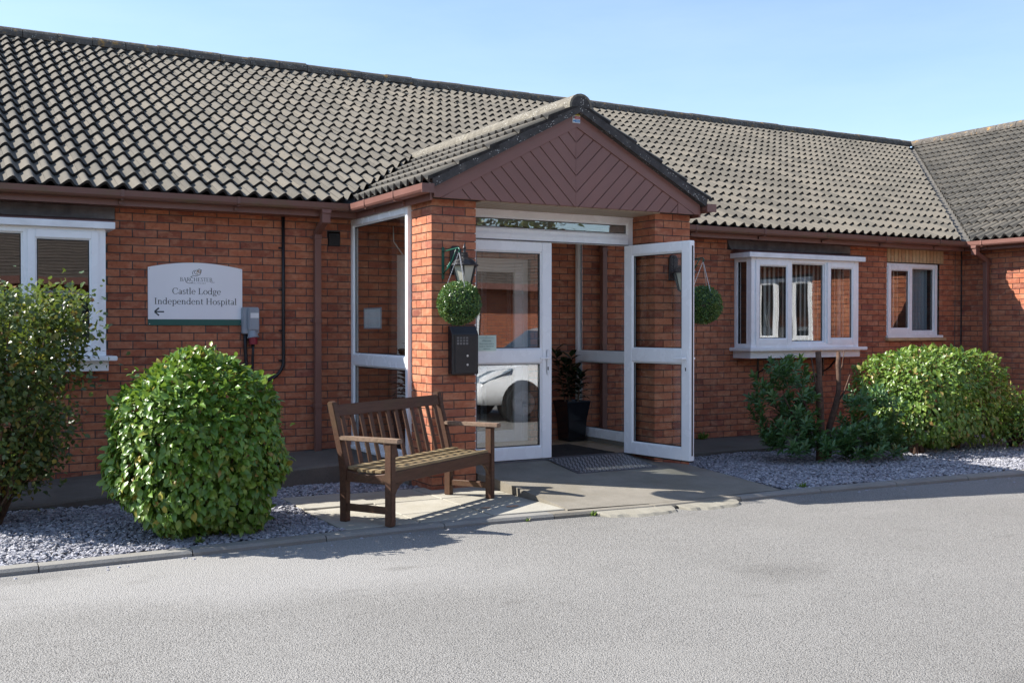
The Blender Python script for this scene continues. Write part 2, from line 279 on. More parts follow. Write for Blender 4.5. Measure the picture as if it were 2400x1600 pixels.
# ------------------------------------------------------------------ geometry helpers
class MB:
    """collects faces; T maps local points to world (or to the parent's space)"""
    def __init__(s, T=None): s.v = []; s.f = []; s.T = T
    def add(s, vs, fs):
        o = len(s.v); s.v += [tuple(p) for p in vs]; s.f += [tuple(i + o for i in f) for f in fs]; return s
    def box(s, x0, x1, y0, y1, z0, z1):
        return s.add([(x0, y0, z0), (x1, y0, z0), (x1, y1, z0), (x0, y1, z0), (x0, y0, z1), (x1, y0, z1), (x1, y1, z1), (x0, y1, z1)],
                     [(0, 3, 2, 1), (4, 5, 6, 7), (0, 1, 5, 4), (1, 2, 6, 5), (2, 3, 7, 6), (3, 0, 4, 7)])
    def bar(s, a, b, w, h, up=(0, 0, 1)):
        a, b = Vector(a), Vector(b); d = (b - a).normalized(); u = Vector(up); x = d.cross(u)
        if x.length < 1e-4: x = d.cross(Vector((1, 0, 0)))
        x.normalize(); z = x.cross(d); x *= w / 2; z *= h / 2
        p = [a - x - z, a + x - z, a + x + z, a - x + z, b - x - z, b + x - z, b + x + z, b - x + z]
        return s.add(p, [(0, 1, 2, 3), (7, 6, 5, 4), (0, 4, 5, 1), (1, 5, 6, 2), (2, 6, 7, 3), (3, 7, 4, 0)])
    def prism(s, poly, d):
        """polygon (3-D points) pushed along vector d"""
        n = len(poly); d = Vector(d); a = [Vector(p) for p in poly]; b = [p + d for p in a]
        return s.add(a + b, [tuple(range(n - 1, -1, -1)), tuple(range(n, 2 * n))] + [(i, (i + 1) % n, n + (i + 1) % n, n + i) for i in range(n)])
    def tube(s, pts, r, n=8, cap=True):
        pts = [Vector(p) for p in pts]; m = len(pts); rs = r if isinstance(r, (list, tuple)) else [r] * m
        vs = []; x = None
        for i, p in enumerate(pts):
            d = (pts[min(i + 1, m - 1)] - pts[max(i - 1, 0)]).normalized()
            if x is None:
                x = d.cross(Vector((0, 0, 1)))
                if x.length < 1e-3: x = d.cross(Vector((1, 0, 0)))
            else: x = x - d * x.dot(d)
            x.normalize(); y = d.cross(x)
            for k in range(n):
                a = 2 * math.pi * k / n; vs.append(p + x * (rs[i] * math.cos(a)) + y * (rs[i] * math.sin(a)))
        fs = [(i * n + k, i * n + (k + 1) % n, (i + 1) * n + (k + 1) % n, (i + 1) * n + k) for i in range(m - 1) for k in range(n)]
        if cap: fs += [tuple(range(n - 1, -1, -1)), tuple(range((m - 1) * n, m * n))]
        return s.add(vs, fs)
    def lathe(s, prof, c=(0, 0, 0), n=20, rot=0.0):
        vs = []; m = len(prof)
        for r, z in prof:
            for k in range(n):
                a = 2 * math.pi * k / n + rot; vs.append((c[0] + r * math.cos(a), c[1] + r * math.sin(a), c[2] + z))
        fs = [(i * n + k, i * n + (k + 1) % n, (i + 1) * n + (k + 1) % n, (i + 1) * n + k) for i in range(m - 1) for k in range(n)]
        fs += [tuple(range(n - 1, -1, -1)), tuple(range((m - 1) * n, m * n))]
        return s.add(vs, fs)
    def build(s, name, mat, parent=None, bevel=0.0, smooth=False, seg=1):
        v = [s.T(*p) for p in s.v] if s.T else s.v
        me = bpy.data.meshes.new(name); me.from_pydata([tuple(p) for p in v], [], s.f); me.update()
        bm = bmesh.new(); bm.from_mesh(me); bmesh.ops.recalc_face_normals(bm, faces=bm.faces)
        if bevel: bmesh.ops.bevel(bm, geom=list(bm.edges), offset=bevel, segments=seg, affect='EDGES', clamp_overlap=True)
        bm.to_mesh(me); bm.free()
        me.polygons.foreach_set('use_smooth', np.full(len(me.polygons), bool(smooth)))
        return link(name, me, mat, parent)

def link(name, me, mat, parent=None):
    o = bpy.data.objects.new(name, me); COL.objects.link(o)
    if mat is not None and not me.materials: me.materials.append(M[mat] if isinstance(mat, str) else mat)
    if parent is not None: o.parent = parent
    return o
def tag(o, label=None, cat=None, group=None, kind=None):
    for k, v in (('label', label), ('category', cat), ('group', group), ('kind', kind)):
        if v: o[k] = v
    return o
def empty(name, loc=(0, 0, 0), rz=0.0, parent=None):
    o = bpy.data.objects.new(name, None); COL.objects.link(o); o.empty_display_size = 0.2; o.location = loc; o.rotation_euler = (0, 0, rz)
    if parent is not None: o.parent = parent
    return o
def copy_tree(o, parent=None):
    c = o.copy(); COL.objects.link(c); c.parent = parent
    for ch in list(o.children): copy_tree(ch, c)
    return c
def np_mesh(name, V, F, rnd=None, smooth=False):
    """V (n,3), F (m,k) same-size faces, rnd per-face attribute"""
    me = bpy.data.meshes.new(name); V = np.asarray(V, np.float32); F = np.asarray(F, np.int32); m, k = F.shape
    me.vertices.add(len(V)); me.vertices.foreach_set('co', V.ravel())
    me.loops.add(m * k); me.loops.foreach_set('vertex_index', F.ravel())
    me.polygons.add(m); me.polygons.foreach_set('loop_start', np.arange(0, m * k, k, dtype=np.int32))
    if rnd is not None:
        a = me.attributes.new('rnd', 'FLOAT', 'FACE'); a.data.foreach_set('value', np.asarray(rnd, np.float32))
    me.polygons.foreach_set('use_smooth', np.full(m, bool(smooth)))
    me.update(calc_edges=True); me.validate(); return me
def instance_mesh(name, v, f, mats, rnd, smooth=False):
    """many copies of a small mesh (v,f) with 4x4 matrices joined into one mesh"""
    v = np.asarray(v, float); f = np.asarray(f); n = len(mats); mats = np.asarray(mats)
    V = np.einsum('nij,vj->nvi', mats[:, :3, :3], v) + mats[:, None, :3, 3]
    F = f[None] + (np.arange(n) * len(v))[:, None, None]
    return np_mesh(name, V.reshape(-1, 3), F.reshape(-1, f.shape[1]), np.repeat(rnd, len(f)), smooth)
def clip(poly, a, b, c):
    """keep the part of 2-D polygon where a*x+b*y<=c"""
    out = []
    for i in range(len(poly)):
        p, q = poly[i], poly[(i + 1) % len(poly)]; dp, dq = a * p[0] + b * p[1] - c, a * q[0] + b * q[1] - c
        if dp <= 0: out.append(p)
        if dp * dq < 0:
            t = dp / (dp - dq); out.append((p[0] + t * (q[0] - p[0]), p[1] + t * (q[1] - p[1])))
    return out
def area2(poly): return 0.5 * abs(sum(poly[i][0] * poly[(i + 1) % len(poly)][1] - poly[(i + 1) % len(poly)][0] * poly[i][1] for i in range(len(poly))))

# ------------------------------------------------------------------ ground
ZT, ZG = -0.23, -0.19        # tarmac, kerb top
KPTS = [(-9, -3.47), (-3, -3.46), (0.0, -3.43), (1.0, -3.40), (1.95, -3.39), (2.9, -3.47), (3.7, -3.54), (4.85, -3.51), (6.3, -3.60), (8.0, -3.74), (10, -3.95), (12.5, -4.25)]
def kerb_y(x): return float(np.interp(x, [p[0] for p in KPTS], [p[1] for p in KPTS]))
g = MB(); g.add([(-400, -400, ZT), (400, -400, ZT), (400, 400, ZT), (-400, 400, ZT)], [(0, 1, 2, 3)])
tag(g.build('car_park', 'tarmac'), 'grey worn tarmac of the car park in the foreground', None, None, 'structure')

def sheet(name, mat, poly, z, label, thick=0.0):
    b = MB()
    if thick: b.prism([(x, y, z) for x, y in poly], (0, 0, -thick))
    else: b.add([(x, y, z) for x, y in poly], [tuple(range(len(poly)))])
    return tag(b.build(name, mat), label, None, None, 'structure')
def kerb_line(x0, x1, off=0.115, n=24): return [(x, kerb_y(x) + off) for x in np.linspace(x0, x1, n)]
sheet('gravel_bed', 'soil', kerb_line(-8, 1.05) + [(1.05, -1.7), (2.35, -1.7), (2.35, -0.5), (-8, -0.5)], ZG - 0.028, 'bed of slate chippings on the left of the entrance')
sheet('gravel_bed', 'soil', kerb_line(4.9, 11.9) + [(11.9, -0.5), (5.1, -0.5)], ZG - 0.028, 'bed of slate chippings on the right of the entrance')

# kerb stones
kerb = empty('kerb'); tag(kerb, 'low concrete kerb between the planting beds and the tarmac', None, None, 'structure')
x = -8.3; i = 0
while x < 12.2:
    x1 = x + 0.905; n = 4; top = []; b = MB(); lo = 0.0
    lo = 0.002 if 2.7 < x + .45 < 4.9 else 0.0
    xs = np.linspace(x, x1, n + 1); jz = random.uniform(-.003, .003)
    prof = [(0.0, ZT - 0.05), (0.0, ZG - 0.018), (0.018, ZG), (0.125, ZG), (0.125, ZT - 0.05)]
    vs = [(xx, kerb_y(xx) + d, z + jz - (lo if z > ZT else 0)) for xx in xs for d, z in prof]; k = len(prof)
    fs = [(a * k + c, (a + 1) * k + c, (a + 1) * k + c + 1, a * k + c + 1) for a in range(n) for c in range(k - 1)]
    fs += [tuple(range(k)), tuple(range(n * k + k - 1, n * k - 1, -1))]
    b.add(vs, fs); b.build('kerb_stone', 'ramp' if 2.7 < x + .45 < 4.9 else 'kerb', kerb); x = x1 + 0.008

# paving slabs
patio = empty('paving'); tag(patio, 'pale concrete paving slabs under the bench', None, None, 'structure')
gx = [1.0, 1.6, 2.2, 2.83]; gy = [-1.73, -2.36, -2.90, -3.40]
for a in range(3):
    for c in range(3):
        y1, y0 = gy[c] - 0.006, gy[c + 1] + 0.006
        x0, x1 = gx[a] + 0.006, gx[a + 1] - 0.006
        pts = [(x0, y0), (x1, y0), (x1, y1), (x0, y1)]
        if c == 2: pts = [(x0, kerb_y(x0) + 0.135), (x1, kerb_y(x1) + 0.135), (x1, y1), (x0, y1)]
        dz = random.uniform(-0.004, 0.004) + (0.012 if c == 0 and a == 0 else 0); tx, ty = random.uniform(-.004, .004), random.uniform(-.004, .004)
        b = MB(); b.prism([(px, py, ZG + 0.002 + dz + tx * (px - x0) + ty * (py - y0)) for px, py in pts], (0, 0, -0.05))
        o = b.build('paving_slab', 'slab', patio, 0.004)
for (sx, sy, r0, sd) in ((2.52, -3.02, .045, 1), (2.30, -2.98, .03, 2)):
    rr = random.Random(sd); b = MB(); b.add([(sx + r0 * 1.5 * rr.uniform(.7, 1.1) * math.cos(q), sy + r0 * rr.uniform(.7, 1.1) * math.sin(q), ZG + .0085) for q in np.linspace(0, 5.9, 16)], [tuple(range(16))]); b.build('rust_stain', 'stain', patio)
sheet('paving_base', 'soil', [(1.02, -1.75), (2.83, -1.75), (2.83, -3.3), (1.02, -3.28)], ZG - 0.016, 'dirt in the joints below the paving slabs')

# concrete path along the wall
b = MB(); xs = np.linspace(-9, 2.30, 30)
def zl(x): return float(np.interp(x, [-9, -0.9, 1.7, 2.4], [-0.16, -0.145, -0.002, 0.0]))
def yl(x): return float(np.interp(x, [-9, -1, 0, 1.2, 2.4], [-1.36, -1.32, -1.2, -1.1, -1.05]))
vs = []
for xx in xs: vs += [(xx, 0.05, zl(xx)), (xx, yl(xx) + .012, zl(xx) - 0.012), (xx, yl(xx), zl(xx) - 0.028), (xx, yl(xx), -0.26)]
b.add(vs, [(4 * i + k, 4 * i + k + 1, 4 * i + 5 + k, 4 * i + 4 + k) for i in range(len(xs) - 1) for k in range(3)])
tag(b.build('path', 'path'), 'concrete path sloping along the wall left of the porch', None, None, 'structure')
b = MB(); b.prism([(5.16, 0.05, -0.152), (11.9, 0.05, -0.152), (11.9, -1.12, -0.157), (5.16, -1.12, -0.157)], (0, 0, -0.09))
tag(b.build('path', 'path', None, 0.006), 'concrete path along the wall right of the porch', None, None, 'structure')
# entrance ramp
def zr(x, y):
    t = (-1.50 - y) / 1.96; z = -0.045 - 0.143 * t
    if x > 4.70: z -= 0.085 * (x - 4.70) / 0.5 * max(0, 1 - t)
    return z
b = MB(); NX, NY = 14, 14; vs = []
for j in range(NY + 1):
    y = -1.50 - 1.96 * j / NY; xl = 2.775 if y > -1.93 else 2.825; xr = 5.19 - 0.16 * j / NY
    yy = y
    for i in range(NX + 1):
        xx = xl + (xr - xl) * i / NX
        if j == NY: yy = kerb_y(xx) + 0.10
        vs.append((xx, yy, zr(xx, yy) - (0.0025 if j == NY else 0)))
top = len(vs); fs = [(j * (NX + 1) + i, (j + 1) * (NX + 1) + i, (j + 1) * (NX + 1) + i + 1, j * (NX + 1) + i + 1) for j in range(NY) for i in range(NX)]
low = [(p[0], p[1], -0.27) for p in vs]; L = [j * (NX + 1) for j in range(NY + 1)]; R = [j * (NX + 1) + NX for j in range(NY + 1)]
fs += [(L[j], L[j] + top, L[j + 1] + top, L[j + 1]) for j in range(NY)] + [(R[j + 1], R[j + 1] + top, R[j] + top, R[j]) for j in range(NY)]
b.add(vs + low, fs); tag(b.build('entrance_ramp', 'ramp'), 'concrete ramp from the car park up to the glass doors', None, None, 'structure')
# rough mortar fillet at the foot of the ramp
for (x0, x1, seed, lab) in ((3.02, 3.72, 3, 'longer left piece of tan mortar fillet at the foot of the ramp'), (3.77, 4.42, 5, 'right piece of tan mortar fillet at the foot of the ramp')):
    rr = random.Random(seed); n = 14; vs = []
    for i in range(n + 1):
        xx = x0 + (x1 - x0) * i / n; e = math.sin(math.pi * min(1, max(0, i / n)))
        w = 0.03 + 0.17 * e ** 0.35 + rr.uniform(-.018, .018); yk = kerb_y(xx)
        vs += [(xx, yk + 0.016, ZG - 0.010), (xx, yk - w * .8, ZG - 0.022 + rr.uniform(-.003, .003)), (xx, yk - w, ZT - 0.004)]
    b = MB(); b.add(vs, [(3 * i + k, 3 * i + 3 + k, 3 * i + 4 + k, 3 * i + 1 + k) for i in range(n) for k in range(2)])
    tag(b.build('mortar_fillet', 'fillet'), lab, None, None, 'structure')

# slate chippings
def chips(name, label, polys, dens, seed):
    rng = np.random.default_rng(seed); P = []
    for (x0, x1, f0, f1) in polys:
        n = int((x1 - x0) * 2.4 * dens); xx = rng.uniform(x0, x1, n); t = rng.uniform(0, 1, n)
        lo = np.array([f0(a) for a in xx]); hi = np.array([f1(a) for a in xx]); keep = rng.uniform(0, 1, n) < (hi - lo) / 2.4
        P.append(np.stack([xx, lo + t * (hi - lo)], 1)[keep])
    P = np.concatenate(P); n = len(P)
    base = np.array([(1, 0, 0), (.35, .9, .1), (-.8, .6, 0), (-1, -.3, .1), (-.1, -1, 0), (.7, -.7, .1)], float)
    v = np.concatenate([base + (0, 0, -.5), base * (.82, .82, 1) + (0, 0, .5)])
    f = np.array([(6, 7, 8), (6, 8, 9), (6, 9, 10), (6, 10, 11)] + [q for i in range(6) for q in ((i, (i + 1) % 6, 6 + (i + 1) % 6), (i, 6 + (i + 1) % 6, 6 + i))])
    a = rng.uniform(0, 6.283, n); tx = rng.normal(0, .30, n); ty = rng.normal(0, .30, n); s = rng.uniform(.010, .023, n); w = rng.uniform(.5, 1, n); h = rng.uniform(.005, .010, n)
    ca, sa = np.cos(a), np.sin(a)
    m = np.zeros((n, 4, 4)); m[:, 3, 3] = 1
    ex = np.stack([ca * np.cos(tx), sa * np.cos(tx), np.sin(tx)], 1); ey = np.stack([-sa, ca, np.sin(ty)], 1); ey /= np.linalg.norm(ey, axis=1)[:, None]; ez = np.cross(ex, ey)
    m[:, :3, 0] = ex * s[:, None]; m[:, :3, 1] = ey * (s * w)[:, None]; m[:, :3, 2] = ez * h[:, None]
    lump = .010 * np.sin(P[:, 0] * 5.1) * np.sin(P[:, 1] * 4.3 + 1)
    m[:, :3, 3] = np.stack([P[:, 0], P[:, 1], ZG - .016 + rng.uniform(0, .018, n) + lump], 1)
    me = instance_mesh(name, v, f, m, rng.uniform(0, 1, n))
    tag(link(name, me, 'slate'), label, 'gravel', None, 'stuff')
chips('slate_chippings', 'blue grey slate chippings round the bushes on the left', [(-3.2, 1.0, lambda a: kerb_y(a) + .13, lambda a: yl(a) - .01), (1.0, 2.30, lambda a: -1.725, lambda a: yl(a) - .01)], 2600, 3)
chips('slate_chippings', 'blue grey slate chippings round the bushes on the right', [(4.98, 11.8, lambda a: kerb_y(a) + .13 + max(0, (5.2 - a)) * 6.0, lambda a: -1.12)], 1900, 4)
rng = np.random.default_rng(9); b = MB()
for _ in range(60):
    xx = rng.uniform(-2, 9); yy = kerb_y(xx) - abs(rng.normal(0, .09)) - .01; s = rng.uniform(.006, .014)
    if 2.0 < xx < 5: continue
    b.lathe([(s, 0), (s * .7, s * .5)], (xx, yy, ZT), 5, rng.uniform(0, 6))
tag(b.build('stray_chippings', 'slate'), 'stray slate chips lying on the tarmac along the kerb', 'gravel', None, 'stuff')

# ------------------------------------------------------------------ the building
BLD = empty('care_building'); tag(BLD, 'long single storey red brick building with grey tiled roof and gabled glass porch', 'building')
WX = 11.875                                  # wing wall plane
# --- bricks
def courses(kmin, kmax):
    for k in range(kmin, kmax + 1): yield k, 2.325 - 0.075 * k - 0.075 + 0.005, 2.325 - 0.075 * k - 0.005
def lay(u0, u1, kmin, kmax, holes, shift=0.0):
    out = []
    for k, z0, z1 in courses(kmin, kmax):
        off = (0.0 if k % 2 else 0.1125) + shift; zc = (z0 + z1) / 2
        a = math.floor((u0 - off) / 0.225) * 0.225 + off
        while a < u1:
            segs = [(max(a + 0.005, u0), min(a + 0.22, u1))]; a += 0.225
            for hx0, hx1, hz0, hz1 in holes:
                if not hz0 < zc < hz1: continue
                ns = []
                for s0, s1 in segs:
                    if s1 <= hx0 or s0 >= hx1: ns.append((s0, s1)); continue
                    if s0 < hx0 - .02: ns.append((s0, hx0))
                    if s1 > hx1 + .02: ns.append((hx1, s1))
                segs = ns
            out += [(s0, s1, z0, z1) for s0, s1 in segs if s1 - s0 > 0.02]
    return out
BRICKS = []        # (owner, centre, size, solid matrix)
def push(owner, c, size, rz=0.0, eye=True):
    m = Matrix.Translation(c) @ Matrix.Rotation(rz, 4, 'Z') @ Matrix.Diagonal((*size, 1)); BRICKS.append((owner, c, size, m, rz, eye))
def backing(name, T, x0, x1, z0, z1, holes, d0, d1):
    xs = sorted({x0, x1} | {min(max(v, x0), x1) for h in holes for v in h[:2]}); zs = sorted({z0, z1} | {min(max(v, z0), z1) for h in holes for v in h[2:]})
    b = MB(T)
    for i in range(len(xs) - 1):
        for j in range(len(zs) - 1):
            cx, cz = (xs[i] + xs[i + 1]) / 2, (zs[j] + zs[j + 1]) / 2
            if any(h[0] < cx < h[1] and h[2] < cz < h[3] for h in holes): continue
            b.box(xs[i], xs[i + 1], d0, d1, zs[j], zs[j + 1])
    return b.build(name, 'mortar', BLD)
H_MAIN = [(-2.26, -0.126, 0.90, 2.25), (-2.36, -0.04, 2.25, 2.45), (7.48, 9.40, 0.90, 2.25), (7.36, 9.56, 2.25, 2.45), (10.29, 11.40, 1.125, 2.175),
          (10.29, 11.485, 2.175, 2.45), (2.80, 4.45, -0.4, 2.05), (2.03, 2.165, 2.09, 2.24)]
WALL = backing('wall', None, -9.5, 11.99, -0.3, 2.40, [h if h[3] != 2.45 else (*h[:3], 2.40) for h in H_MAIN], 0.007, 0.22)
WALL['label'] = 'main brick wall with dark mortar joints'
for s0, s1, z0, z1 in lay(-9.5, 11.868, -1, 33, H_MAIN):
    d = random.gauss(0, 0.0012); push(WALL, ((s0 + s1) / 2, 0.025 + d, (z0 + z1) / 2), (s1 - s0, 0.05, 0.065))
TW = lambda u, d, z: (WX + d, -u, z)          # wing wall, seen from outside: u runs towards the camera
H_WING = [(3.55, 5.05, 0.98, 2.15)]
WWALL = backing('wing_wall', TW, 0.02, 9.0, -0.3, 2.40, H_WING, 0.007, 0.22)
for s0, s1, z0, z1 in lay(0.02, 9.0, -1, 33, H_WING, 0.06):
    push(WWALL, (WX + 0.025 + random.gauss(0, 0.001), -(s0 + s1) / 2, (z0 + z1) / 2), (s1 - s0, 0.05, 0.065), math.pi / 2)
b = MB(); b.box(12.0, 23, -9.0, -8.8, -0.3, 2.4); b.box(-9.5, -9.3, 0.22, 11.3, -0.3, 2.4); b.box(-9.3, 22.8, 11.1, 11.3, -0.3, 2.4); b.box(22.8, 23, -8.8, 11.1, -0.3, 2.4)
b.build('outer_wall', 'brick', BLD)
PIERS = []
for px in (2.315, 4.765):
    b = MB(); b.box(px + .007, px + .433, -1.913, -1.487, -0.3, 2.395); P_ = b.build('pier', 'mortar', BLD); PIERS.append(P_)
    for k, z0, z1 in courses(-1, 33):
        zc = (z0 + z1) / 2; A = k % 2
        if zc > 2.39: continue
        for yy in (-1.92 + .05125, -1.48 - .05125):
            if A: [push(P_, (px + c, yy, zc), (0.215, 0.1025, 0.065)) for c in (0.1075, 0.3325)]
            else: push(P_, (px + 0.22, yy, zc), (0.215, 0.1025, 0.065))
        for xx in (px + .05125, px + .44 - .05125):
            if A: push(P_, (xx, -1.70, zc), (0.215, 0.1025, 0.065), math.pi / 2)
            else: [push(P_, (xx, -1.92 + c, zc), (0.215, 0.1025, 0.065), math.pi / 2) for c in (0.1075, 0.3325)]
def show_rank(br):
    owner, c, size, m, rz, eye = br
    x, y, z = project(c)
    if not (10 < x < 2390 and 10 < y < 1590): return 0
    if owner is WWALL: return 0
    if owner is WALL:
        if c[0] > 2.25 or (x < 245 and y > 700) or (245 < x < 690 and y > 850) or (345 < x < 570 and 610 < y < 765): return 0
        w = size[0]
    else:
        if owner is PIERS[1]: return 0
        if c[1] > -1.55 and c[0] > 2.4: return 0
        if rz == 0.0 and c[1] > -1.8: return 0
        if rz != 0.0 and c[0] > 2.5: return 0
        if y > 1090: return 0
        w = size[0] * (1.0 if rz == 0.0 else 0.75)
    return w * size[2] / z ** 2
order = sorted(range(len(BRICKS)), key=lambda i: -show_rank(BRICKS[i])); chosen = set(i for i in order[:300] if show_rank(BRICKS[i]) > 0)
cube_v = np.array([(x, y, z) for x in (-.5, .5) for y in (-.5, .5) for z in (-.5, .5)]); cube_f = np.array([(0, 1, 3, 2), (4, 6, 7, 5), (0, 4, 5, 1), (2, 3, 7, 6), (0, 2, 6, 4), (1, 5, 7, 3)])
unit = np_mesh('brick', cube_v, cube_f); unit.materials.append(M['brick'])
for i in sorted(chosen):
    owner, c, size, m, rz, eye = BRICKS[i]; o = link('brick', unit, None, owner); o.location = c; o.scale = size; o.rotation_euler = (0, 0, rz)
for owner in [WALL, WWALL] + PIERS:
    ms = [np.array(BRICKS[i][3]) for i in range(len(BRICKS)) if i not in chosen and BRICKS[i][0] is owner]
    me = instance_mesh('brickwork', cube_v, cube_f, ms, RNG.uniform(0, 1, len(ms)))
    tag(link('brickwork', me, 'brick', owner), None, None, None, 'stuff')
# buff soldier course over the right window
for i in range(16):
    x0 = 10.295 + i * 0.0745; b = MB(); b.box(x0, x0 + 0.0655, -0.006, 0.06, 2.185, 2.40); b.build('soldier_brick', 'cream', WALL, 0.002)
b = MB(); b.box(10.29, 11.487, 0.002, 0.06, 2.178, 2.395); b.build('soldier_mortar', 'mortar', WALL)
# lintels
b = MB(); b.box(-2.355, -0.045, -0.012, 0.1, 2.255, 2.40); b.build('lintel', 'lintel', BLD, 0.004)
b = MB(); b.prism([(7.375, -0.012, 2.40), (7.362, -0.012, 2.34), (7.40, -0.012, 2.27), (7.46, -0.012, 2.235), (9.555, -0.012, 2.268), (9.555, -0.012, 2.40)], (0, .1, 0)); b.build('lintel', 'lintel', BLD, 0.003)
# air vent
b = MB(); b.box(2.035, 2.16, -0.008, 0.03, 2.09, 2.225); v_ = b.build('air_vent', 'blackm', BLD, 0.003)
b = MB()
for r in range(6): b.box(2.042, 2.153, -0.016, -0.008, 2.100 + r * .0205, 2.108 + r * .0205)
b.build('vent_louvre', 'gasket', v_)
# movement joint
b = MB(); b.box(11.737, 11.749, -0.002, 0.02, -0.2, 2.40); b.build('movement_joint', 'mortar', WALL)

# --- roofs
TAN, EY, EZ = 0.46, -0.32, 2.50
def frame(o, eu, es):
    eu, es = Vector(eu).normalized(), Vector(es).normalized(); n = eu.cross(es); m = Matrix.Identity(4)
    for r in range(3): m[r][0], m[r][1], m[r][2], m[r][3] = eu[r], es[r], n[r], o[r]
    return m
GA, TWD, NSEG = 0.345, 0.30, 16
def tile_geo():
    vs = []; fs = []; ph = [0, .13, .25, .37, .48, .59, .71, .85]; us = [.15 * (k + q) for k in (0, 1) for q in ph] + [TWD]
    def w(u): t = 2 * math.pi * u / 0.15; return 0.029 * (math.sin(t) - .14 * math.sin(2 * t)) + .004
    for u in us: vs += [(u, 0, w(u) + 0.036), (u, 0.43, w(u) - 0.004)]
    fs += [(2 * i, 2 * i + 2, 2 * i + 3, 2 * i + 1) for i in range(NSEG)]
    o = len(vs)
    for u in us: vs += [(u, 0.0, w(u) + 0.036), (u, 0.006, w(u) + 0.004)]
    fs += [(o + 2 * i, o + 2 * i + 1, o + 2 * i + 3, o + 2 * i + 2) for i in range(NSEG)]
    o = len(vs)
    for uu, flip in ((0, 0), (TWD, 1)):
        a = len(vs); vs += [(uu, 0, w(uu) + .036), (uu, .43, w(uu)), (uu, .43, w(uu) - .024), (uu, 0.006, w(uu) + .004)]
        fs.append((a, a + 1, a + 2, a + 3) if not flip else (a + 3, a + 2, a + 1, a))
    return np.array(vs), np.array(fs)
TV, TF = tile_geo()
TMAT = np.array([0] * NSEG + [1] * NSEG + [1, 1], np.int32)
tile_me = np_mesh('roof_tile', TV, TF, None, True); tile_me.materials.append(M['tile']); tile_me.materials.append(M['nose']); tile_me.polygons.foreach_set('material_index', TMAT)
def cut(me, planes):
    bm = bmesh.new(); bm.from_mesh(me)
    for co, no in planes:
        bmesh.ops.bisect_plane(bm, geom=list(bm.verts) + list(bm.edges) + list(bm.faces), plane_co=co, plane_no=no, clear_outer=True)
    bm.to_mesh(me); bm.free(); return me
def tile_field(F, ncol, nrow, colfn=None):
    out = []
    for j in range(nrow):
        for i in range(ncol):
            m = F @ Matrix.Translation((i * TWD + random.uniform(-.002, .002), j * GA + random.uniform(-.004, .004), random.uniform(-.002, .002))) @ Matrix.Rotation(random.gauss(0, .004), 4, 'Z')
            c = m @ Vector((TWD / 2, GA / 2, 0)); out.append((m, c))
    return out
PCX, PE, PEZ, PT = 3.75, 2.20, 2.515, 0.527          # porch ridge x, left eave x, eave z, pitch
def fval(x, y):                                       # >0 on the main roof's side of the porch valley
    xx = x if x < PCX else 2 * PCX - x
    return y - ((PT * (xx - PE) + PEZ - EZ) / TAN + EY)
TH = math.atan(TAN); ROOF = empty('roof', parent=BLD)
Fm = frame((-3.3635 - 20 * TWD, EY, EZ), (1, 0, 0), (0, math.cos(TH), math.sin(TH)))
keep, grpL, grpR, grpW = [], [], [], []
for m, c in tile_field(Fm, 92, 19):
    fv = fval(c.x, c.y); vv = c.x - c.y - WX
    if vv > 0.45: continue
    if vv > -0.45: grpW.append(m); continue
    if fv < -0.5: continue
    if fv < 0.5 and 1.9 < c.x < 5.6: (grpL if c.x < PCX else grpR).append(m); continue
    keep.append((m, c))
def trank(mc):
    x, y, z = project(mc[1]); return 1 / z if (20 < x < 2380 and y > 40) else 0
keep.sort(key=lambda mc: -trank(mc))
for m, c in keep[:300]:
    o = link('roof_tile', tile_me, None, ROOF); o.matrix_local = m
def stuff_tiles(ms, parent, planes=None, name='tiling'):
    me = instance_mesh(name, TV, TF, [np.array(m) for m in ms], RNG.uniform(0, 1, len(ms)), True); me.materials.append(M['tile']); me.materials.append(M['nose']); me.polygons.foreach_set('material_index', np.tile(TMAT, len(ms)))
    if planes: cut(me, planes)
    return tag(link(name, me, None, parent), None, None, None, 'stuff')
stuff_tiles([m for m, c in keep[300:]], ROOF)
k_ = PT / TAN; vl0 = (PE, (PEZ - EZ) / TAN + EY, 0)
nL = Vector((k_, -1, 0)).normalized(); nR = Vector((-k_, -1, 0)).normalized(); cL = Vector(vl0); cR = Vector((2 * PCX - PE, vl0[1], 0))
stuff_tiles(grpL, ROOF, [(cL - nL * .065, nL)]); stuff_tiles(grpR, ROOF, [(cR - nR * .065, nR)])
nW = Vector((1, -1, 0)).normalized(); cW = Vector((WX, 0, 0)); stuff_tiles(grpW, ROOF, [(cW - nW * .07, nW)])
RY = EY + 19 * GA * math.cos(TH) + 0.03; RZ = EZ + TAN * (RY - EY)
def half_round(length, r=0.125, t=0.02, n=10, squash=1.0):
    vs = []; a0, a1 = math.radians(-8), math.radians(188)
    for x in (0, length):
        for rr in (r, r - t):
            for i in range(n + 1):
                a = a0 + (a1 - a0) * i / n; vs.append((x, rr * math.cos(a), rr * math.sin(a) * squash))
    N = n + 1; fs = []
    for i in range(n):
        fs += [(i, i + 1, 2 * N + i + 1, 2 * N + i), (N + i + 1, N + i, 3 * N + i, 3 * N + i + 1), (i + 1, i, N + i, N + i + 1), (2 * N + i, 2 * N + i + 1, 3 * N + i + 1, 3 * N + i)]
    return np_mesh('ridge_tile', vs, fs, None, False)
rt = half_round(0.442); rt.materials.append(M['ridge'])
x = -9.4
while x < 17.3:
    o = link('ridge_tile', rt, None, ROOF); o.location = (x, RY, RZ + 0.012 + random.uniform(-.006, .006)); o.rotation_euler = (random.gauss(0, .02), random.gauss(0, .006), random.gauss(0, .006)); x += 0.45
b = MB(); b.box(-9.4, 17.4, RY - 0.10, RY + .10, RZ - .10, RZ + 0.02); b.build('ridge_bedding', 'verge', ROOF)
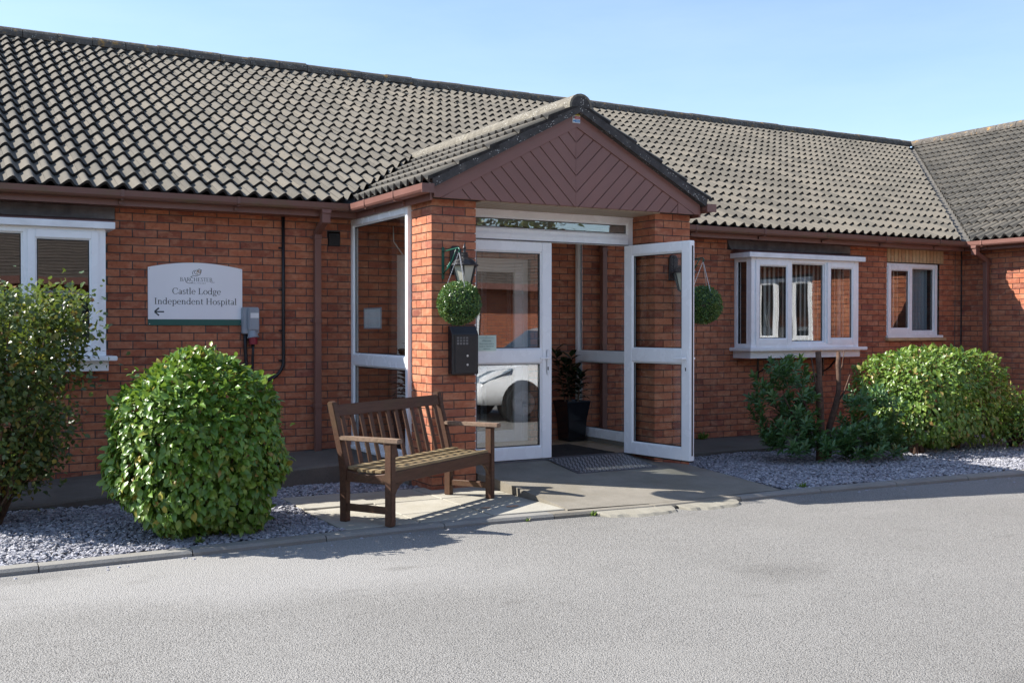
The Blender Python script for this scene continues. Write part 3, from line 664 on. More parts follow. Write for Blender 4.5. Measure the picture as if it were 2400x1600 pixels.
XR = WX + RY
def dz(y): return EZ + TAN * (y - EY) - 0.035
b = MB(); b.add([(-9.5, EY + .03, dz(EY + .03)), (WX + EY, EY + .03, dz(EY + .03)), (XR, RY, dz(RY)), (-9.5, RY, dz(RY))], [(0, 1, 2, 3)])
b.add([(-9.5, RY, dz(RY)), (XR, RY, dz(RY)), (XR, 2 * RY - EY, EZ), (-9.5, 2 * RY - EY, EZ)], [(0, 1, 2, 3)]); b.build('roof_deck', 'deck', ROOF)
# wing roof
WROOF = empty('wing_roof', parent=BLD); WE = WX + EY
Fw = frame((WE, 5.98, EZ), (0, -1, 0), (math.cos(TH), 0, math.sin(TH)))
wt = []; wc = []
for m, c in tile_field(Fw, 49, 19):
    vv = c.x - c.y - WX
    if vv < -0.45: continue
    (wc if vv < 0.45 else wt).append(m)
stuff_tiles(wt, WROOF); stuff_tiles(wc, WROOF, [(cW + nW * .05, -nW)])
y = RY + .05
while y > -8.8:
    o = link('ridge_tile', rt, None, WROOF); o.location = (XR, y, RZ + 0.012 + random.uniform(-.004, .004)); o.rotation_euler = (0, 0, -math.pi / 2); y -= 0.45
b = MB(); b.add([(WE + .03, EY, dz(EY + .03)), (WE + .03, -9.3, dz(EY + .03)), (XR, -9.3, dz(RY)), (XR, RY, dz(RY))], [(0, 1, 2, 3)])
b.add([(XR, RY, dz(RY)), (XR, -9.3, dz(RY)), (2 * XR - WE, -9.3, EZ), (2 * XR - WE, RY, EZ)], [(0, 1, 2, 3)]); b.build('roof_deck', 'deck', WROOF)
b = MB(); p0, p1 = Vector((WE - .02, EY - .02, EZ - .01)), Vector((XR, RY, RZ - .01)); sd = Vector((1, -1, 0)).normalized() * .16; up = Vector((0, 0, .035))
b.add([p0 - sd + up, p0, p0 + sd + up, p1 - sd + up, p1, p1 + sd + up], [(0, 1, 4, 3), (1, 2, 5, 4)]); b.build('valley_lining', 'lead', WROOF)
# porch roof
PROOF = empty('porch_roof', parent=BLD); PH = math.atan(PT)
Fl = frame((PE, -2.125 + 14 * TWD, PEZ), (0, -1, 0), (math.cos(PH), 0, math.sin(PH)))
Fr = frame((2 * PCX - PE, -2.125, PEZ), (0, 1, 0), (-math.cos(PH), 0, math.sin(PH)))
for F, nn, cc in ((Fl, nL, cL), (Fr, nR, cR)):
    whole, part = [], []
    for m, c in tile_field(F, 14, 5):
        fv = fval(c.x, c.y)
        if fv > 0.5: continue
        (part if fv > -0.5 else whole).append(m)
    if F is Fl:
        for m in whole: o = link('porch_tile', tile_me, None, PROOF); o.matrix_local = m
    else: stuff_tiles(whole, PROOF)
    stuff_tiles(part, PROOF, [(cc + nn * 0.03, -nn)])
PRZ = PEZ + PT * (PCX - PE)
rt2 = half_round(0.452, 0.125, 0.022, 10, 0.95); rt2.materials.append(M['pridge'])
y = -2.13
for i in range(9):
    o = link('ridge_tile', rt2, None, PROOF); o.location = (PCX, y, PRZ - 0.02 + random.uniform(-.003, .003)); o.rotation_euler = (0, 0, math.pi / 2); y += 0.45
b = MB(); yv = fval(PCX, 0); yb = -fval(PCX, 0)
b.add([(PE + .03, -2.08, PEZ - .03), (PCX, -2.08, PRZ - .04), (PCX, yb, PRZ - .04), (PE + .03, vl0[1], PEZ - .03)], [(0, 1, 2, 3)])
b.add([(2 * PCX - PE - .03, -2.08, PEZ - .03), (PCX, -2.08, PRZ - .04), (PCX, yb, PRZ - .04), (2 * PCX - PE - .03, vl0[1], PEZ - .03)], [(3, 2, 1, 0)]); b.build('roof_deck', 'deck', PROOF)
# mortar verge: rough strip between tiles and barge boards
for sgn in (-1, 1):
    X = lambda d: PCX + sgn * d
    b = MB(); pts = [(X(0), PRZ + .005), (X(0), PRZ - .075), (X(1.50), PRZ - .075 - 1.50 * PT), (X(1.52), PRZ + .005 - 1.52 * PT)]
    b.prism([(x_, -2.125, z_) for x_, z_ in pts], (0, .10, 0)); b.build('verge_mortar', 'verge', PROOF)
b = MB(); n = 12; ps = [(PCX + .118 * math.cos(math.pi * i / n), -2.128, PRZ - .03 + .112 * math.sin(math.pi * i / n)) for i in range(n + 1)]
b.prism(ps, (0, .06, 0)); b.build('ridge_end_mortar', 'verge', PROOF)
# bits of tile and moss lying on the slope
b = MB()
for _ in range(70):
    xx = random.uniform(-1, 6); yy = RY - abs(random.gauss(0, .55)) - .25; a = random.uniform(-.5, .5); s = random.uniform(.02, .05)
    zz = EZ + TAN * (yy - EY) + 0.038
    b.bar((xx - s, yy, zz), (xx + s, yy + s * a, zz + s * a * TAN), .025, .012)
tag(b.build('roof_debris', 'fillet', ROOF), None, None, None, 'stuff')

# --- fascia, soffit, gutters, downpipes
b = MB(); b.box(-9.5, 2.27, -0.25, -0.225, 2.362, 2.505); b.build('fascia', 'brown', BLD, 0.002)
b = MB(); b.box(5.24, 11.62, -0.25, -0.225, 2.362, 2.505); b.build('fascia', 'brown', BLD, 0.002)
b = MB(); b.box(-9.5, 11.62, -0.225, 0.0, 2.366, 2.376); b.build('soffit', 'brown', BLD)
b = MB(TW); b.box(0.22, 9.0, -0.25, -0.225, 2.362, 2.505); b.build('fascia', 'brown', BLD, 0.002)
b = MB(TW); b.box(0.22, 9.0, -0.225, 0.0, 2.366, 2.376); b.build('soffit', 'brown', BLD)
PROF = [(0, 0), (0, -.055), (.014, -.072), (.030, -.078), (.088, -.078), (.102, -.070), (.113, -.052), (.117, 0), (.111, 0), (.107, -.050), (.097, -.064), (.086, -.072), (.032, -.072), (.018, -.066), (.006, -.053), (.006, 0)]
def gutter(T, u0, u1, mat, step, caps=(1, 1), name='gutter', first=0.3):
    b = MB(T); n = len(PROF); vs = [(u, -d, z) for u in (u0, u1) for d, z in PROF]
    b.add(vs, [(i, (i + 1) % n, n + (i + 1) % n, n + i) for i in range(n)])
    for u, c in ((u0, caps[0]), (u1, caps[1])):
        if c: b.box(u - .004, u + .004, -.118, 0.0, -.079, 0.001)
    G = b.build(name, mat, BLD)
    u = u0 + first
    while u < u1 - .1:
        bb = MB(T); bb.box(u - .014, u + .014, -.1215, -.117, -.06, .003); bb.box(u - .014, u + .014, -.10, .0, -.086, -.079); bb.box(u - .02, u + .02, -.02, 0.005, -.12, -.086)
        bb.build('gutter_bracket', mat, G, 0.001); u += step
    return G
GZ = 2.492
gutter(lambda u, d, z: (u, -0.252 + d, GZ + z), -9.5, 2.125, 'gutter', 1.05, (1, 0), 'gutter', 0.02)
gutter(lambda u, d, z: (u, -0.252 + d, GZ + z), 5.37, WX - .255, 'gutter', 1.1, (1, 0), 'gutter', 1.2)
gutter(lambda u, d, z: (WX - .252 + d, -u, GZ - .004 + z), 0.255, 9.0, 'brown', 0.95, (1, 1), 'wing_gutter', 0.35)
gutter(lambda u, d, z: (2.245 + d, -u, GZ - .002 + z), 0.26, 2.13, 'brown', 0.72, (1, 1), 'porch_gutter', 0.5)
gutter(lambda u, d, z: (5.255 - d, u, GZ - .002 + z), -2.13, -0.26, 'brown', 0.72, (1, 1), 'porch_gutter', 0.5)
for T in (lambda u, d, z: (2.248 + d, -u, z), lambda u, d, z: (5.252 - d, -u, z)):
    b = MB(T); b.box(0.22, 2.035, 0.0, 0.025, 2.362, 2.50); b.build('fascia', 'brown2', BLD, 0.002)
def downpipe(T, name='downpipe', elbow=True, zb=-0.1, sq=0.065):
    """square pipe dropping from a gutter outlet; local u across, d outwards negative"""
    h = sq / 2; b = MB(T)
    b.prism([(-.052, -.365, 2.425), (.052, -.365, 2.425), (.043, -.365, 2.385), (-.043, -.365, 2.385)], (0, .11, 0))
    b.box(-.042, .042, -.352, -.268, 2.29, 2.386); D = b.build(name, 'brown', BLD, 0.003)
    b = MB(T); b.bar((0, -.31, 2.32), (0, -.065, 2.215), sq * .94, sq * .94, (1, 0, 0)); b.build('offset_bend', 'brown', D, 0.003)
    b = MB(T); b.box(-h, h, -.10, -.035, zb, 2.235); b.build('pipe', 'brown', D, 0.004)
    for z in (2.17, 1.32, 0.45):
        b = MB(T); b.box(-h - .005, h + .005, -.105, -.0, z - .02, z + .02); b.box(-h - .022, h + .022, -.025, 0, z - .012, z + .012); b.build('pipe_clip', 'brown', D, 0.002)
    return D
downpipe(lambda u, d, z: (1.895 + u, d, z))
downpipe(lambda u, d, z: (5.41 + u, d, z))
downpipe(lambda u, d, z: (WX + d, -0.475 - u, z))

# --- porch gable
YG = -2.06; SL = PT; ZB = 2.385; ZA = 3.315; HW = 1.475
GAB = empty('porch_gable', parent=BLD)
for sgn in (-1, 1):
    X = lambda d: PCX + sgn * d
    dv = 0.187
    poly = [(0, ZA), (HW, ZA - SL * HW), (HW, ZB), (min(HW, (ZA - dv - ZB) / SL), ZB), (0, ZA - dv)]
    b = MB(); b.prism([(X(d), YG, z) for d, z in poly], (0, 0.022, 0)); b.build('barge_board', 'brown2', GAB, 0.002)
    zc = lambda d: ZA - dv - SL * d + 0.004
    ck = [(1.20, ZB), (min(1.40, (ZA - dv - ZB) / SL), ZB), (1.20, zc(1.20))]
    b = MB(); b.prism([(X(d), YG + 0.006, z) for d, z in ck], (0, 0.02, 0)); b.build('box_end', 'brown2', GAB, 0.001)
    reg = [(0.0, ZB + .001), (1.198, ZB + .001), (1.198, zc(1.198)), (0.0, zc(0))]
    # boards fall at 45 degrees towards the centre line
    s0, wv = ZB - 0.02, 0.1555
    k = -9
    while k < 7:
        lo, hi = s0 + k * wv + 0.0045, s0 + (k + 1) * wv - 0.0045           # z - d between lo and hi -> falls to the centre
        q = list(reg)
        q = clip(q, 1.0, -1.0, -lo)        #  d - z <= -lo   (z - d >= lo)
        q = clip(q, -1.0, 1.0, hi)               #  z - d <= hi
        if len(q) >= 3 and area2(q) > 4e-4:
            b = MB(); b.prism([(X(d + 0.002), YG + 0.012, z) for d, z in q], (0, 0.012, 0)); b.build('cladding_board', 'brown2', GAB, 0.0025)
        k += 1
    b = MB(); b.prism([(X(d), YG + 0.026, z) for d, z in [(0, ZB), (1.3, ZB), (1.3, zc(1.3)), (0, zc(0))]], (0, 0.01, 0)); b.build('gable_backing', 'flash', GAB)
b = MB(); b.box(PCX - .004, PCX + .004, YG + 0.010, YG + .02, ZB, ZA - .19); b.build('centre_bead', 'brown2', GAB)
i = 0; x = 2.76
while x < 4.75:
    b = MB(); b.box(x, x + 0.094, -2.02, -1.40, 2.378, 2.388); b.build('soffit_board', 'soffit', GAB, 0.002); x += 0.1
b = MB(); b.box(2.29, 5.2, -2.034, -1.40, 2.3885, 2.392); b.build('soffit_backing', 'dark', GAB)
b = MB(); b.box(2.29, 5.2, -1.40, -0.01, 2.376, 2.386); b.build('porch_ceiling', 'ceil', BLD)

# ------------------------------------------------------------------ windows, doors, screens (parts of the building)
def ring(b, u0, u1, z0, z1, d0, d1, w, wb=None, wt=None):
    wb = w if wb is None else wb; wt = w if wt is None else wt
    b.box(u0, u0 + w, d0, d1, z0, z1); b.box(u1 - w, u1, d0, d1, z0, z1)
    b.box(u0 + w, u1 - w, d0, d1, z0, z0 + wb); b.box(u0 + w, u1 - w, d0, d1, z1 - wt, z1); return b
def bead(b, u0, u1, z0, z1, d, w=0.014, e=0.012):
    """chamfered glazing bead running round a pane, d = depth of the frame face, sinking to the glass"""
    o = [(u0, z0), (u1, z0), (u1, z1), (u0, z1)]; i = [(u0 + w, z0 + w), (u1 - w, z0 + w), (u1 - w, z1 - w), (u0 + w, z1 - w)]
    b.add([(u, d, z) for u, z in o] + [(u, d + e, z) for u, z in i], [(k, (k + 1) % 4, 4 + (k + 1) % 4, 4 + k) for k in range(4)]); return b
def gasket(b, u0, u1, z0, z1, d, w=0.007): return ring(b, u0, u1, z0, z1, d, d + .004, w)
def pane(parent, T, u0, u1, z0, z1, d, mat='glass', name='pane'):
    b = MB(T); b.box(u0, u1, d, d + 0.004, z0, z1); return b.build(name, mat, parent)
def light(parent, T, u0, u1, z0, z1, d, w=0.062, sash=True, mat='glass', depth=0.05, name='sash'):
    """a sash (proud) or fixed light with bead, gasket and pane"""
    b = MB(T)
    if sash: ring(b, u0, u1, z0, z1, d, d + depth, w)
    S = None
    if sash: S = b.build(name, 'pvc', parent, 0.004, seg=2)
    else: w = 0.0
    b = MB(T); bead(b, u0 + w, u1 - w, z0 + w, z1 - w, d + 0.004, 0.016, 0.014); b.build('glazing_bead', 'pvc', parent)
    b = MB(T); g_ = 0.015; gasket(b, u0 + w + g_, u1 - w - g_, z0 + w + g_, z1 - w - g_, d + 0.0155); b.build('gasket', 'gasket', parent)
    pane(parent, T, u0 + w + .01, u1 - w - .01, z0 + w + .01, z1 - w - .01, d + 0.024, mat)
def bay(T, W, z0=0.945, z1=2.135, proj=0.32, lights=None, name='bay_window', side=True):
    """box bay: local u 0..W along the wall, d negative outwards"""
    B = empty(name, parent=BLD); f = -proj
    b = MB(T); ring(b, 0.0, W, z0 + 0.05, z1, f, f + .07, 0.085, .065, .05)
    for (a, c, s) in lights[:-1]: b.box(c - .028, c + .028, f, f + .07, z0 + .11, z1 - .05)
    b.build('frame', 'pvc', B, 0.004, seg=2)
    e = [0.085] + [c for a, c, s in lights[:-1]] + [W - 0.085]
    for k, (a, c, s) in enumerate(lights):
        u0 = e[k] + (0.028 if k else 0); u1 = e[k + 1] - (0.028 if k < len(lights) - 1 else 0)
        if s: light(B, T, u0 - .022, u1 + .022, z0 + .095, z1 - .03, f - .018, 0.062, True)
        else: light(B, T, u0, u1, z0 + .115, z1 - .05, f + .012, 0, False)
    if side:
        for (ua, ub) in ((0.0, 0.07), (W - .07, W)):
            b = MB(T); b.box(ua, ub, f + .07, f + .095, z0 + .05, z1); b.box(ua, ub, -.05, -.0, z0 + .05, z1); b.box(ua, ub, f + .095, -.05, z0 + .05, z0 + .10); b.box(ua, ub, f + .095, -.05, z1 - .05, z1); b.build('side_frame', 'pvc', B, 0.003)
            b = MB(T); um = (ua + ub) / 2; b.box(um - .002, um + .002, f + .095, -.05, z0 + .10, z1 - .05); b.build('side_pane', 'glass', B)
            b = MB(T)
            uo = ua - .001 if ua == 0 else ub + .001
            for dd in (f + .095, -.06): b.box(um - .012, um + .012, dd, dd + .010, z0 + .10, z1 - .05)
            b.build('gasket', 'gasket', B)
    b = MB(T); b.box(-.075, W + .075, f - .055, .0, z1, z1 + .062); b.build('head_board', 'pvc_old', B, 0.004)
    b = MB(T); b.prism([(-.07, f - .04, z1 + .062), (W + .07, f - .04, z1 + .062), (W + .03, 0, z1 + .115), (-.03, 0, z1 + .115)], (0, 0, .01)); b.build('lead_canopy', 'flash', B)
    b = MB(T); b.add([(-.07, f - .04, z1 + .062), (-.03, 0, z1 + .115), (-.03, 0, z1 + .062)], [(0, 1, 2)]); b.add([(W + .07, f - .04, z1 + .062), (W + .03, 0, z1 + .115), (W + .03, 0, z1 + .062)], [(0, 2, 1)]); b.build('canopy_cheek', 'flash', B)
    b = MB(T); b.box(-.085, W + .085, f - .085, .0, z0 + .008, z0 + .05); b.build('sill', 'pvc', B, 0.006, seg=2)
    b = MB(T); b.box(-.02, W + .02, f - .01, .0, z0 - .085, z0 + .008); b.build('apron_board', 'pvc', B, 0.004)
    return B
BAYR = bay(lambda u, d, z: (7.48 + u, d, z), 1.90, lights=[(0, 0.665, True), (0, 1.30, False), (0, 1.9, True)])
BAYR['label'] = 'white box bay window with three lights and vertical blinds'
BAYL = bay(lambda u, d, z: (-2.22 + u, d, z), 2.05, lights=[(0, 0.70, True), (0, 1.40, False), (0, 2.05, True)])
BAYL['label'] = 'white bay window partly hidden by the shrub'
for bx, tx in ((7.88, 'iron_bracket'), (9.05, 'iron_bracket')):
    b = MB(); b.box(bx - .016, bx + .016, -.016, 0, 0.60, 0.855); b.box(bx - .014, bx + .014, -.30, -.0, 0.842, 0.858); b.bar((bx, -.012, .66), (bx, -.13, .72), .02, .016); b.bar((bx, -.13, .72), (bx, -.25, .845), .024, .016); b.lathe([(.0, 0), (.022, .012), (.0, .03)], (bx, -.14, .72), 8); b.build(tx, 'blackm', BAYR, 0.002)
# right casement window
TM = lambda u, d, z: (u, d, z)
RW = empty('casement_window', parent=BLD)
b = MB(); ring(b, 10.30, 11.395, 1.14, 2.17, 0.03, 0.10, .058); b.box(10.80, 10.85, .03, .10, 1.198, 2.112); b.build('frame', 'pvc', RW, 0.004, seg=2)
light(RW, TM, 10.335, 10.835, 1.17, 2.14, 0.012, 0.064, True); light(RW, TM, 10.85, 11.337, 1.198, 2.112, 0.045, 0, False)
b = MB(); b.box(10.28, 11.45, -.035, .06, 1.105, 1.14); b.build('sill', 'pvc', RW, 0.005, seg=2)
b = MB(); b.box(10.27, 11.49, -.055, .03, 1.062, 1.104); b.build('stone_sill', 'cream', RW, 0.004)
b = MB(); b.box(10.29, 11.40, 0.06, .21, 2.165, 2.176); b.build('head', 'pvc', RW)
# wing window (seen only mirrored in the bay window) with open casements
WW = empty('casement_window', parent=BLD)
b = MB(TW); ring(b, 3.56, 5.04, 0.99, 2.14, 0.03, 0.10, .06); b.box(4.03, 4.08, .03, .10, 1.05, 2.08); b.box(4.52, 4.57, .03, .10, 1.05, 2.08); b.build('frame', 'pvc', WW, .004)
light(WW, TW, 3.60, 4.06, 1.03, 2.10, 0.012, 0.062); light(WW, TW, 4.08, 4.52, 1.05, 2.08, 0.045, 0, False); light(WW, TW, 4.54, 5.0, 1.03, 2.10, 0.012, 0.062)
b = MB(TW); b.box(3.5, 5.1, -.05, .06, 0.955, 0.99); b.build('sill', 'pvc', WW, .005)
# dark rooms behind the glass
def room(x0, x1, y0, y1, z0, z1):
    b = MB(); b.add([(x0, y0, z0), (x1, y0, z0), (x1, y1, z0), (x0, y1, z0), (x0, y0, z1), (x1, y0, z1), (x1, y1, z1), (x0, y1, z1)], [(0, 1, 2, 3), (4, 7, 6, 5), (1, 5, 6, 2), (2, 6, 7, 3), (3, 7, 4, 0)]); b.build('room', 'room', BLD)
room(-4.5, 0.6, 0.222, 4.2, -0.05, 2.38); room(7.0, 9.9, 0.222, 4.2, -.05, 2.38); room(9.95, 11.75, 0.222, 4, -.05, 2.38); room(2.4, 4.9, 0.222, 5.0, -.05, 2.38)
b = MB(); b.box(12.1, 15, -5.5, -3.2, 0, 2.3); b.build('room', 'dark', BLD)

# --- porch: side screens
def screen(T, u0, u1, name, lab):
    S = empty(name, parent=BLD); S['label'] = lab; z0, z1 = 0.03, 2.372
    b = MB(T); ring(b, u0, u1, z0, z1, 0.0, .06, .058, .062, .07); b.box(u0 + .058, u1 - .058, 0.0, .06, 0.868, 0.975); b.build('frame', 'pvc', S, .004, seg=2)
    for a, c in ((z0 + .062, .868), (.975, z1 - .07)):
        light(S, T, u0 + .058, u1 - .058, a, c, 0.006, 0, False, 'glass_clear')
        b = MB(T); bead(b, u0 + .058, u1 - .058, a, c, .056, .016, -.014); b.build('glazing_bead', 'pvc', S)
    b = MB(T); b.box(u0 - .02, u1, -.035, .06, z0 - .03, z0); b.build('sill', 'pvc', S, .004)
    return S
screen(lambda u, d, z: (2.278 + d, -u, z), 0.002, 1.476, 'side_screen', 'left glazed side of the porch')
screen(lambda u, d, z: (5.115 - d, -u, z), 0.002, 1.476, 'side_screen', 'right glazed side of the porch')
b = MB(); b.box(2.285, 2.36, -1.478, -0.0, -0.30, -0.002); b.box(5.05, 5.115, -1.478, 0, -.3, -.002); b.build('plinth', 'ramp', BLD, .003)
b = MB(); b.box(2.35, 5.06, -1.482, 0.22, -0.25, -0.046); b.build('porch_floor', 'laminate', BLD)
# front frame with toplight
FRM = empty('entrance_frame', parent=BLD); YF = -1.55
b = MB(); b.box(2.757, 2.812, YF, YF + .07, -.035, 2.376); b.box(4.703, 4.763, YF, YF + .07, -.035, 2.376); b.box(2.812, 4.703, YF, YF + .07, 2.312, 2.376); b.box(2.812, 4.703, YF, YF + .07, 2.085, 2.198); b.build('frame', 'pvc', FRM, .004, seg=2)
b = MB(); b.box(2.757, 4.763, YF - .012, YF + .0, 2.362, 2.377); b.box(2.82, 4.69, YF - .022, YF - .0, 2.088, 2.150); b.build('head_trim', 'pvc', FRM, .004, seg=2)
b = MB(); b.box(2.82, 4.69, YF - .030, YF - .0225, 2.086, 2.093); b.build('drip_seal', 'gasket', FRM)
light(FRM, TM, 2.812, 4.703, 2.198, 2.312, YF + .006, 0, False, 'glass')
b = MB(); b.box(2.812, 4.703, YF - .015, YF + .075, -.052, -.034); b.build('threshold', 'checker', FRM, .003)
def door_leaf(name, hx, rot, hinge_left, w=0.95, lab=None):
    """leaf in its own space: x from 0 (hinge) to -w or +w, y 0 = outer face, 0.062 = inner face"""
    s = 1 if hinge_left else -1; D = empty(name, (hx, YF - .016, 0), rot, BLD)
    if lab: D['label'] = lab
    T = lambda u, d, z: (s * u, d, z); z0, z1 = -.026, 2.082
    b = MB(T); ring(b, 0, w, z0, z1, 0, .062, .112, .112, .095); b.box(.112, w - .112, 0, .062, .912, 1.036); b.build('leaf_frame', 'pvc', D, .005, seg=2)
    for a, c in ((z0 + .112, .912), (1.036, z1 - .095)):
        b = MB(T); bead(b, .112, w - .112, a, c, .003, .018, .016); bead(b, .112, w - .112, a, c, .059, .018, -.016); b.build('glazing_bead', 'pvc', D)
        b = MB(T); gasket(b, .128, w - .128, a + .016, c - .016, .0165); gasket(b, .128, w - .128, a + .016, c - .016, .0415); b.build('gasket', 'gasket', D)
        pane(D, T, .12, w - .12, a + .01, c - .01, .029, 'glass_door' if hinge_left else 'glass_clear')
    for d0, d1, sg in ((-.009, 0, -1), (.062, .071, 1)):
        b = MB(T); b.box(w - .062, w - .034, d0, d1, .79, 1.03); H = b.build('handle', 'pvc', D, .006, seg=2)
        b = MB(T); dd = d0 if sg < 0 else d1; b.bar((w - .048, dd + sg * .0, .955), (w - .048, dd + sg * .045, .955), .018, .018); b.bar((w - .043, dd + sg * .045, .955), (w - .165, dd + sg * .045, .953), .014, .02); b.build('lever', 'pvc', H, .004)
        b = MB(T); b.box(w - .054, w - .042, d0 - .001 if sg < 0 else d1, d0 if sg < 0 else d1 + .002, .835, .868); b.build('keyhole', 'gasket', H)
    b = MB(T); b.box(w, w + .006, .024, .038, z0 + .05, z1 - .05); b.build('lock_strip', 'gasket', D)
    b = MB(T); b.box(.0, w, .010, .052, z0 - .012, z0); b.build('draught_strip', 'gasket', D)
    return D
door_leaf('door', 2.822, 0.0, True, 0.955, 'closed left glass door leaf')
door_leaf('door', 4.695, math.radians(98.5), False, 0.905, 'open right glass door leaf swung outwards')
for z in (0.2, 0.65, 1.15, 1.7, 1.95):
    b = MB(); b.lathe([(.006, 0), (.006, .004)], (0, 0, 0), 8); o = b.build('screw', 'gasket', FRM); o.rotation_euler = (math.pi / 2, 0, 0); o.location = (4.733, YF - .0005, z)
# inner double doors in the back wall
IN = empty('inner_doors', parent=BLD)
b = MB(); ring(b, 2.80, 4.45, -.045, 2.05, 0.06, .13, .07, .03, .07)
for u0, u1 in ((2.87, 3.62), (3.63, 4.38)): ring(b, u0, u1, -.015, 1.98, .07, .12, .10)
for u0, u1 in ((2.87, 3.62), (3.63, 4.38)): b.box(u0 + .1, u1 - .1, .07, .12, .9, 1.02)
b.build('frame', 'pvc', IN, .004)
for u0, u1 in ((2.97, 3.52), (3.73, 4.28)):
    pane(IN, TM, u0, u1, .085, .9, .09); pane(IN, TM, u0, u1, 1.02, 1.88, .09)
b = MB(); b.box(2.87, 4.38, .20, .215, 0, 2.0); b.build('back_panel', 'dark', IN)

# ------------------------------------------------------------------ lettering
class Pen:
    def __init__(s): s.q = []
    def bar(s, x0, y0, x1, y1, w):
        d = Vector((x1 - x0, y1 - y0)); n = Vector((-d.y, d.x)).normalized() * (w / 2)
        s.q.append([(x0 + n.x, y0 + n.y), (x0 - n.x, y0 - n.y), (x1 - n.x, y1 - n.y), (x1 + n.x, y1 + n.y)])
    def v(s, x, y0, y1, w=.125): s.bar(x, y0, x, y1, w)
    def h(s, x0, x1, y, w=.05): s.bar(x0, y, x1, y, w)
    def arc(s, cx, cy, rx, ry, a0, a1, tk=.125, tn=.05, n=18):
        P = []
        for i in range(n + 1):
            a = math.radians(a0 + (a1 - a0) * i / n); c, si = math.cos(a), math.sin(a); t = (tn + (tk - tn) * c * c) / 2
            P.append(((cx + (rx + t) * c, cy + (ry + t) * si), (cx + (rx - t) * c, cy + (ry - t) * si)))
        for i in range(n): s.q.append([P[i][0], P[i][1], P[i + 1][1], P[i + 1][0]])
    def foot(s, x, y=.02, w=.15): s.h(x - w, x + w, y, .04)
def glyph(ch):
    p = Pen()
    if ch == 'C': p.arc(.45, .5, .38, .49, 48, 312, .13); p.v(.74, .66, .95, .05); p.v(.74, .10, .28, .035); return p, .86
    if ch == 'a': p.arc(.22, .17, .15, .155, 0, 360, .11); p.v(.42, .03, .5, .12); p.arc(.26, .46, .16, .19, 0, 150, .12); p.h(.38, .54, .03, .045); return p, .58
    if ch == 's': p.arc(.24, .50, .14, .155, 40, 270, .11, .055); p.arc(.23, .185, .165, .165, 90, -150, .11, .055); p.v(.38, .50, .64, .035); p.v(.075, .04, .20, .035); return p, .49
    if ch == 't': p.v(.18, .12, .86, .12); p.h(.03, .40, .655); p.arc(.30, .13, .115, .11, 180, 310, .11, .05); return p, .43
    if ch == 'l': p.v(.17, 0, 1.05, .12); p.foot(.17); p.h(.04, .17, 1.03, .045); return p, .36
    if ch == 'e': p.arc(.32, .33, .235, .325, 5, 318, .12); p.h(.12, .56, .37, .045); return p, .62
    if ch == 'L': p.v(.20, 0, 1, .125); p.foot(.20, .98); p.h(.04, .68, .025); p.v(.665, .0, .27, .05); return p, .74
    if ch == 'o': p.arc(.34, .33, .255, .325, 0, 360, .125); return p, .68
    if ch == 'd': p.arc(.30, .33, .22, .325, 25, 335, .12); p.v(.53, 0, 1.05, .12); p.h(.40, .53, 1.03, .045); p.h(.53, .68, .02, .045); return p, .70
    if ch == 'g': p.arc(.29, .44, .185, .215, 0, 360, .11); p.arc(.30, -.15, .24, .13, 0, 360, .10, .05); p.h(.16, .44, .05, .07); p.arc(.2, .13, .09, .08, 90, 270, .07); p.h(.42, .60, .62, .06); return p, .62
    if ch == 'I': p.v(.22, 0, 1, .13); p.foot(.22); p.foot(.22, .98); return p, .46
    if ch == 'n': p.v(.17, 0, .66, .12); p.foot(.17); p.h(.04, .17, .64, .045); p.arc(.36, .44, .165, .20, 0, 165, .12); p.v(.525, 0, .45, .12); p.foot(.53); return p, .72
    if ch == 'p': p.v(.17, -.30, .66, .12); p.foot(.17, -.29); p.h(.04, .17, .64, .045); p.arc(.38, .33, .22, .325, -155, 155, .12); return p, .70
    if ch == 'H': p.v(.20, 0, 1, .125); p.v(.76, 0, 1, .125); p.h(.2, .76, .52); [p.foot(x, y) for x in (.2, .76) for y in (.02, .98)]; return p, .98
    if ch == 'i': p.v(.17, 0, .66, .12); p.foot(.17); p.h(.04, .17, .64, .045); p.bar(.17, .80, .17, .93, .13); return p, .36
    if ch == 'B': p.v(.18, 0, 1, .12); p.foot(.14); p.foot(.14, .98); p.arc(.36, .74, .20, .24, -90, 90, .12); p.arc(.38, .26, .24, .24, -90, 90, .12); p.h(.18, .38, .98); p.h(.18, .38, .5); p.h(.18, .38, .02); return p, .74
    if ch == 'A': p.bar(.08, 0, .40, 1, .05); p.bar(.40, 1, .76, 0, .13); p.h(.2, .62, .34); p.foot(.08, .02, .12); p.foot(.76, .02, .13); return p, .88
    if ch == 'R': p.v(.18, 0, 1, .12); p.foot(.16); p.foot(.14, .98); p.arc(.38, .73, .21, .25, -90, 90, .12); p.h(.18, .38, .98); p.h(.18, .4, .48); p.bar(.40, .48, .76, -.02, .12); return p, .80
    if ch == 'E': p.v(.18, 0, 1, .12); p.foot(.14); p.foot(.14, .98); p.h(.18, .62, .98); p.h(.18, .52, .51); p.h(.18, .66, .02); p.v(.62, .80, 1, .04); p.v(.66, 0, .24, .04); p.v(.5, .42, .6, .035); return p, .74
    if ch == 'S': p.arc(.30, .74, .19, .235, 40, 270, .12, .06); p.arc(.30, .26, .21, .24, 90, -150, .12, .06); p.v(.49, .74, .95, .04); p.v(.09, .05, .26, .04); return p, .60
    if ch == 'T': p.v(.36, 0, 1, .12); p.foot(.36); p.h(.04, .68, .97); p.v(.05, .74, .98, .04); p.v(.67, .74, .98, .04); return p, .72
    return p, .34
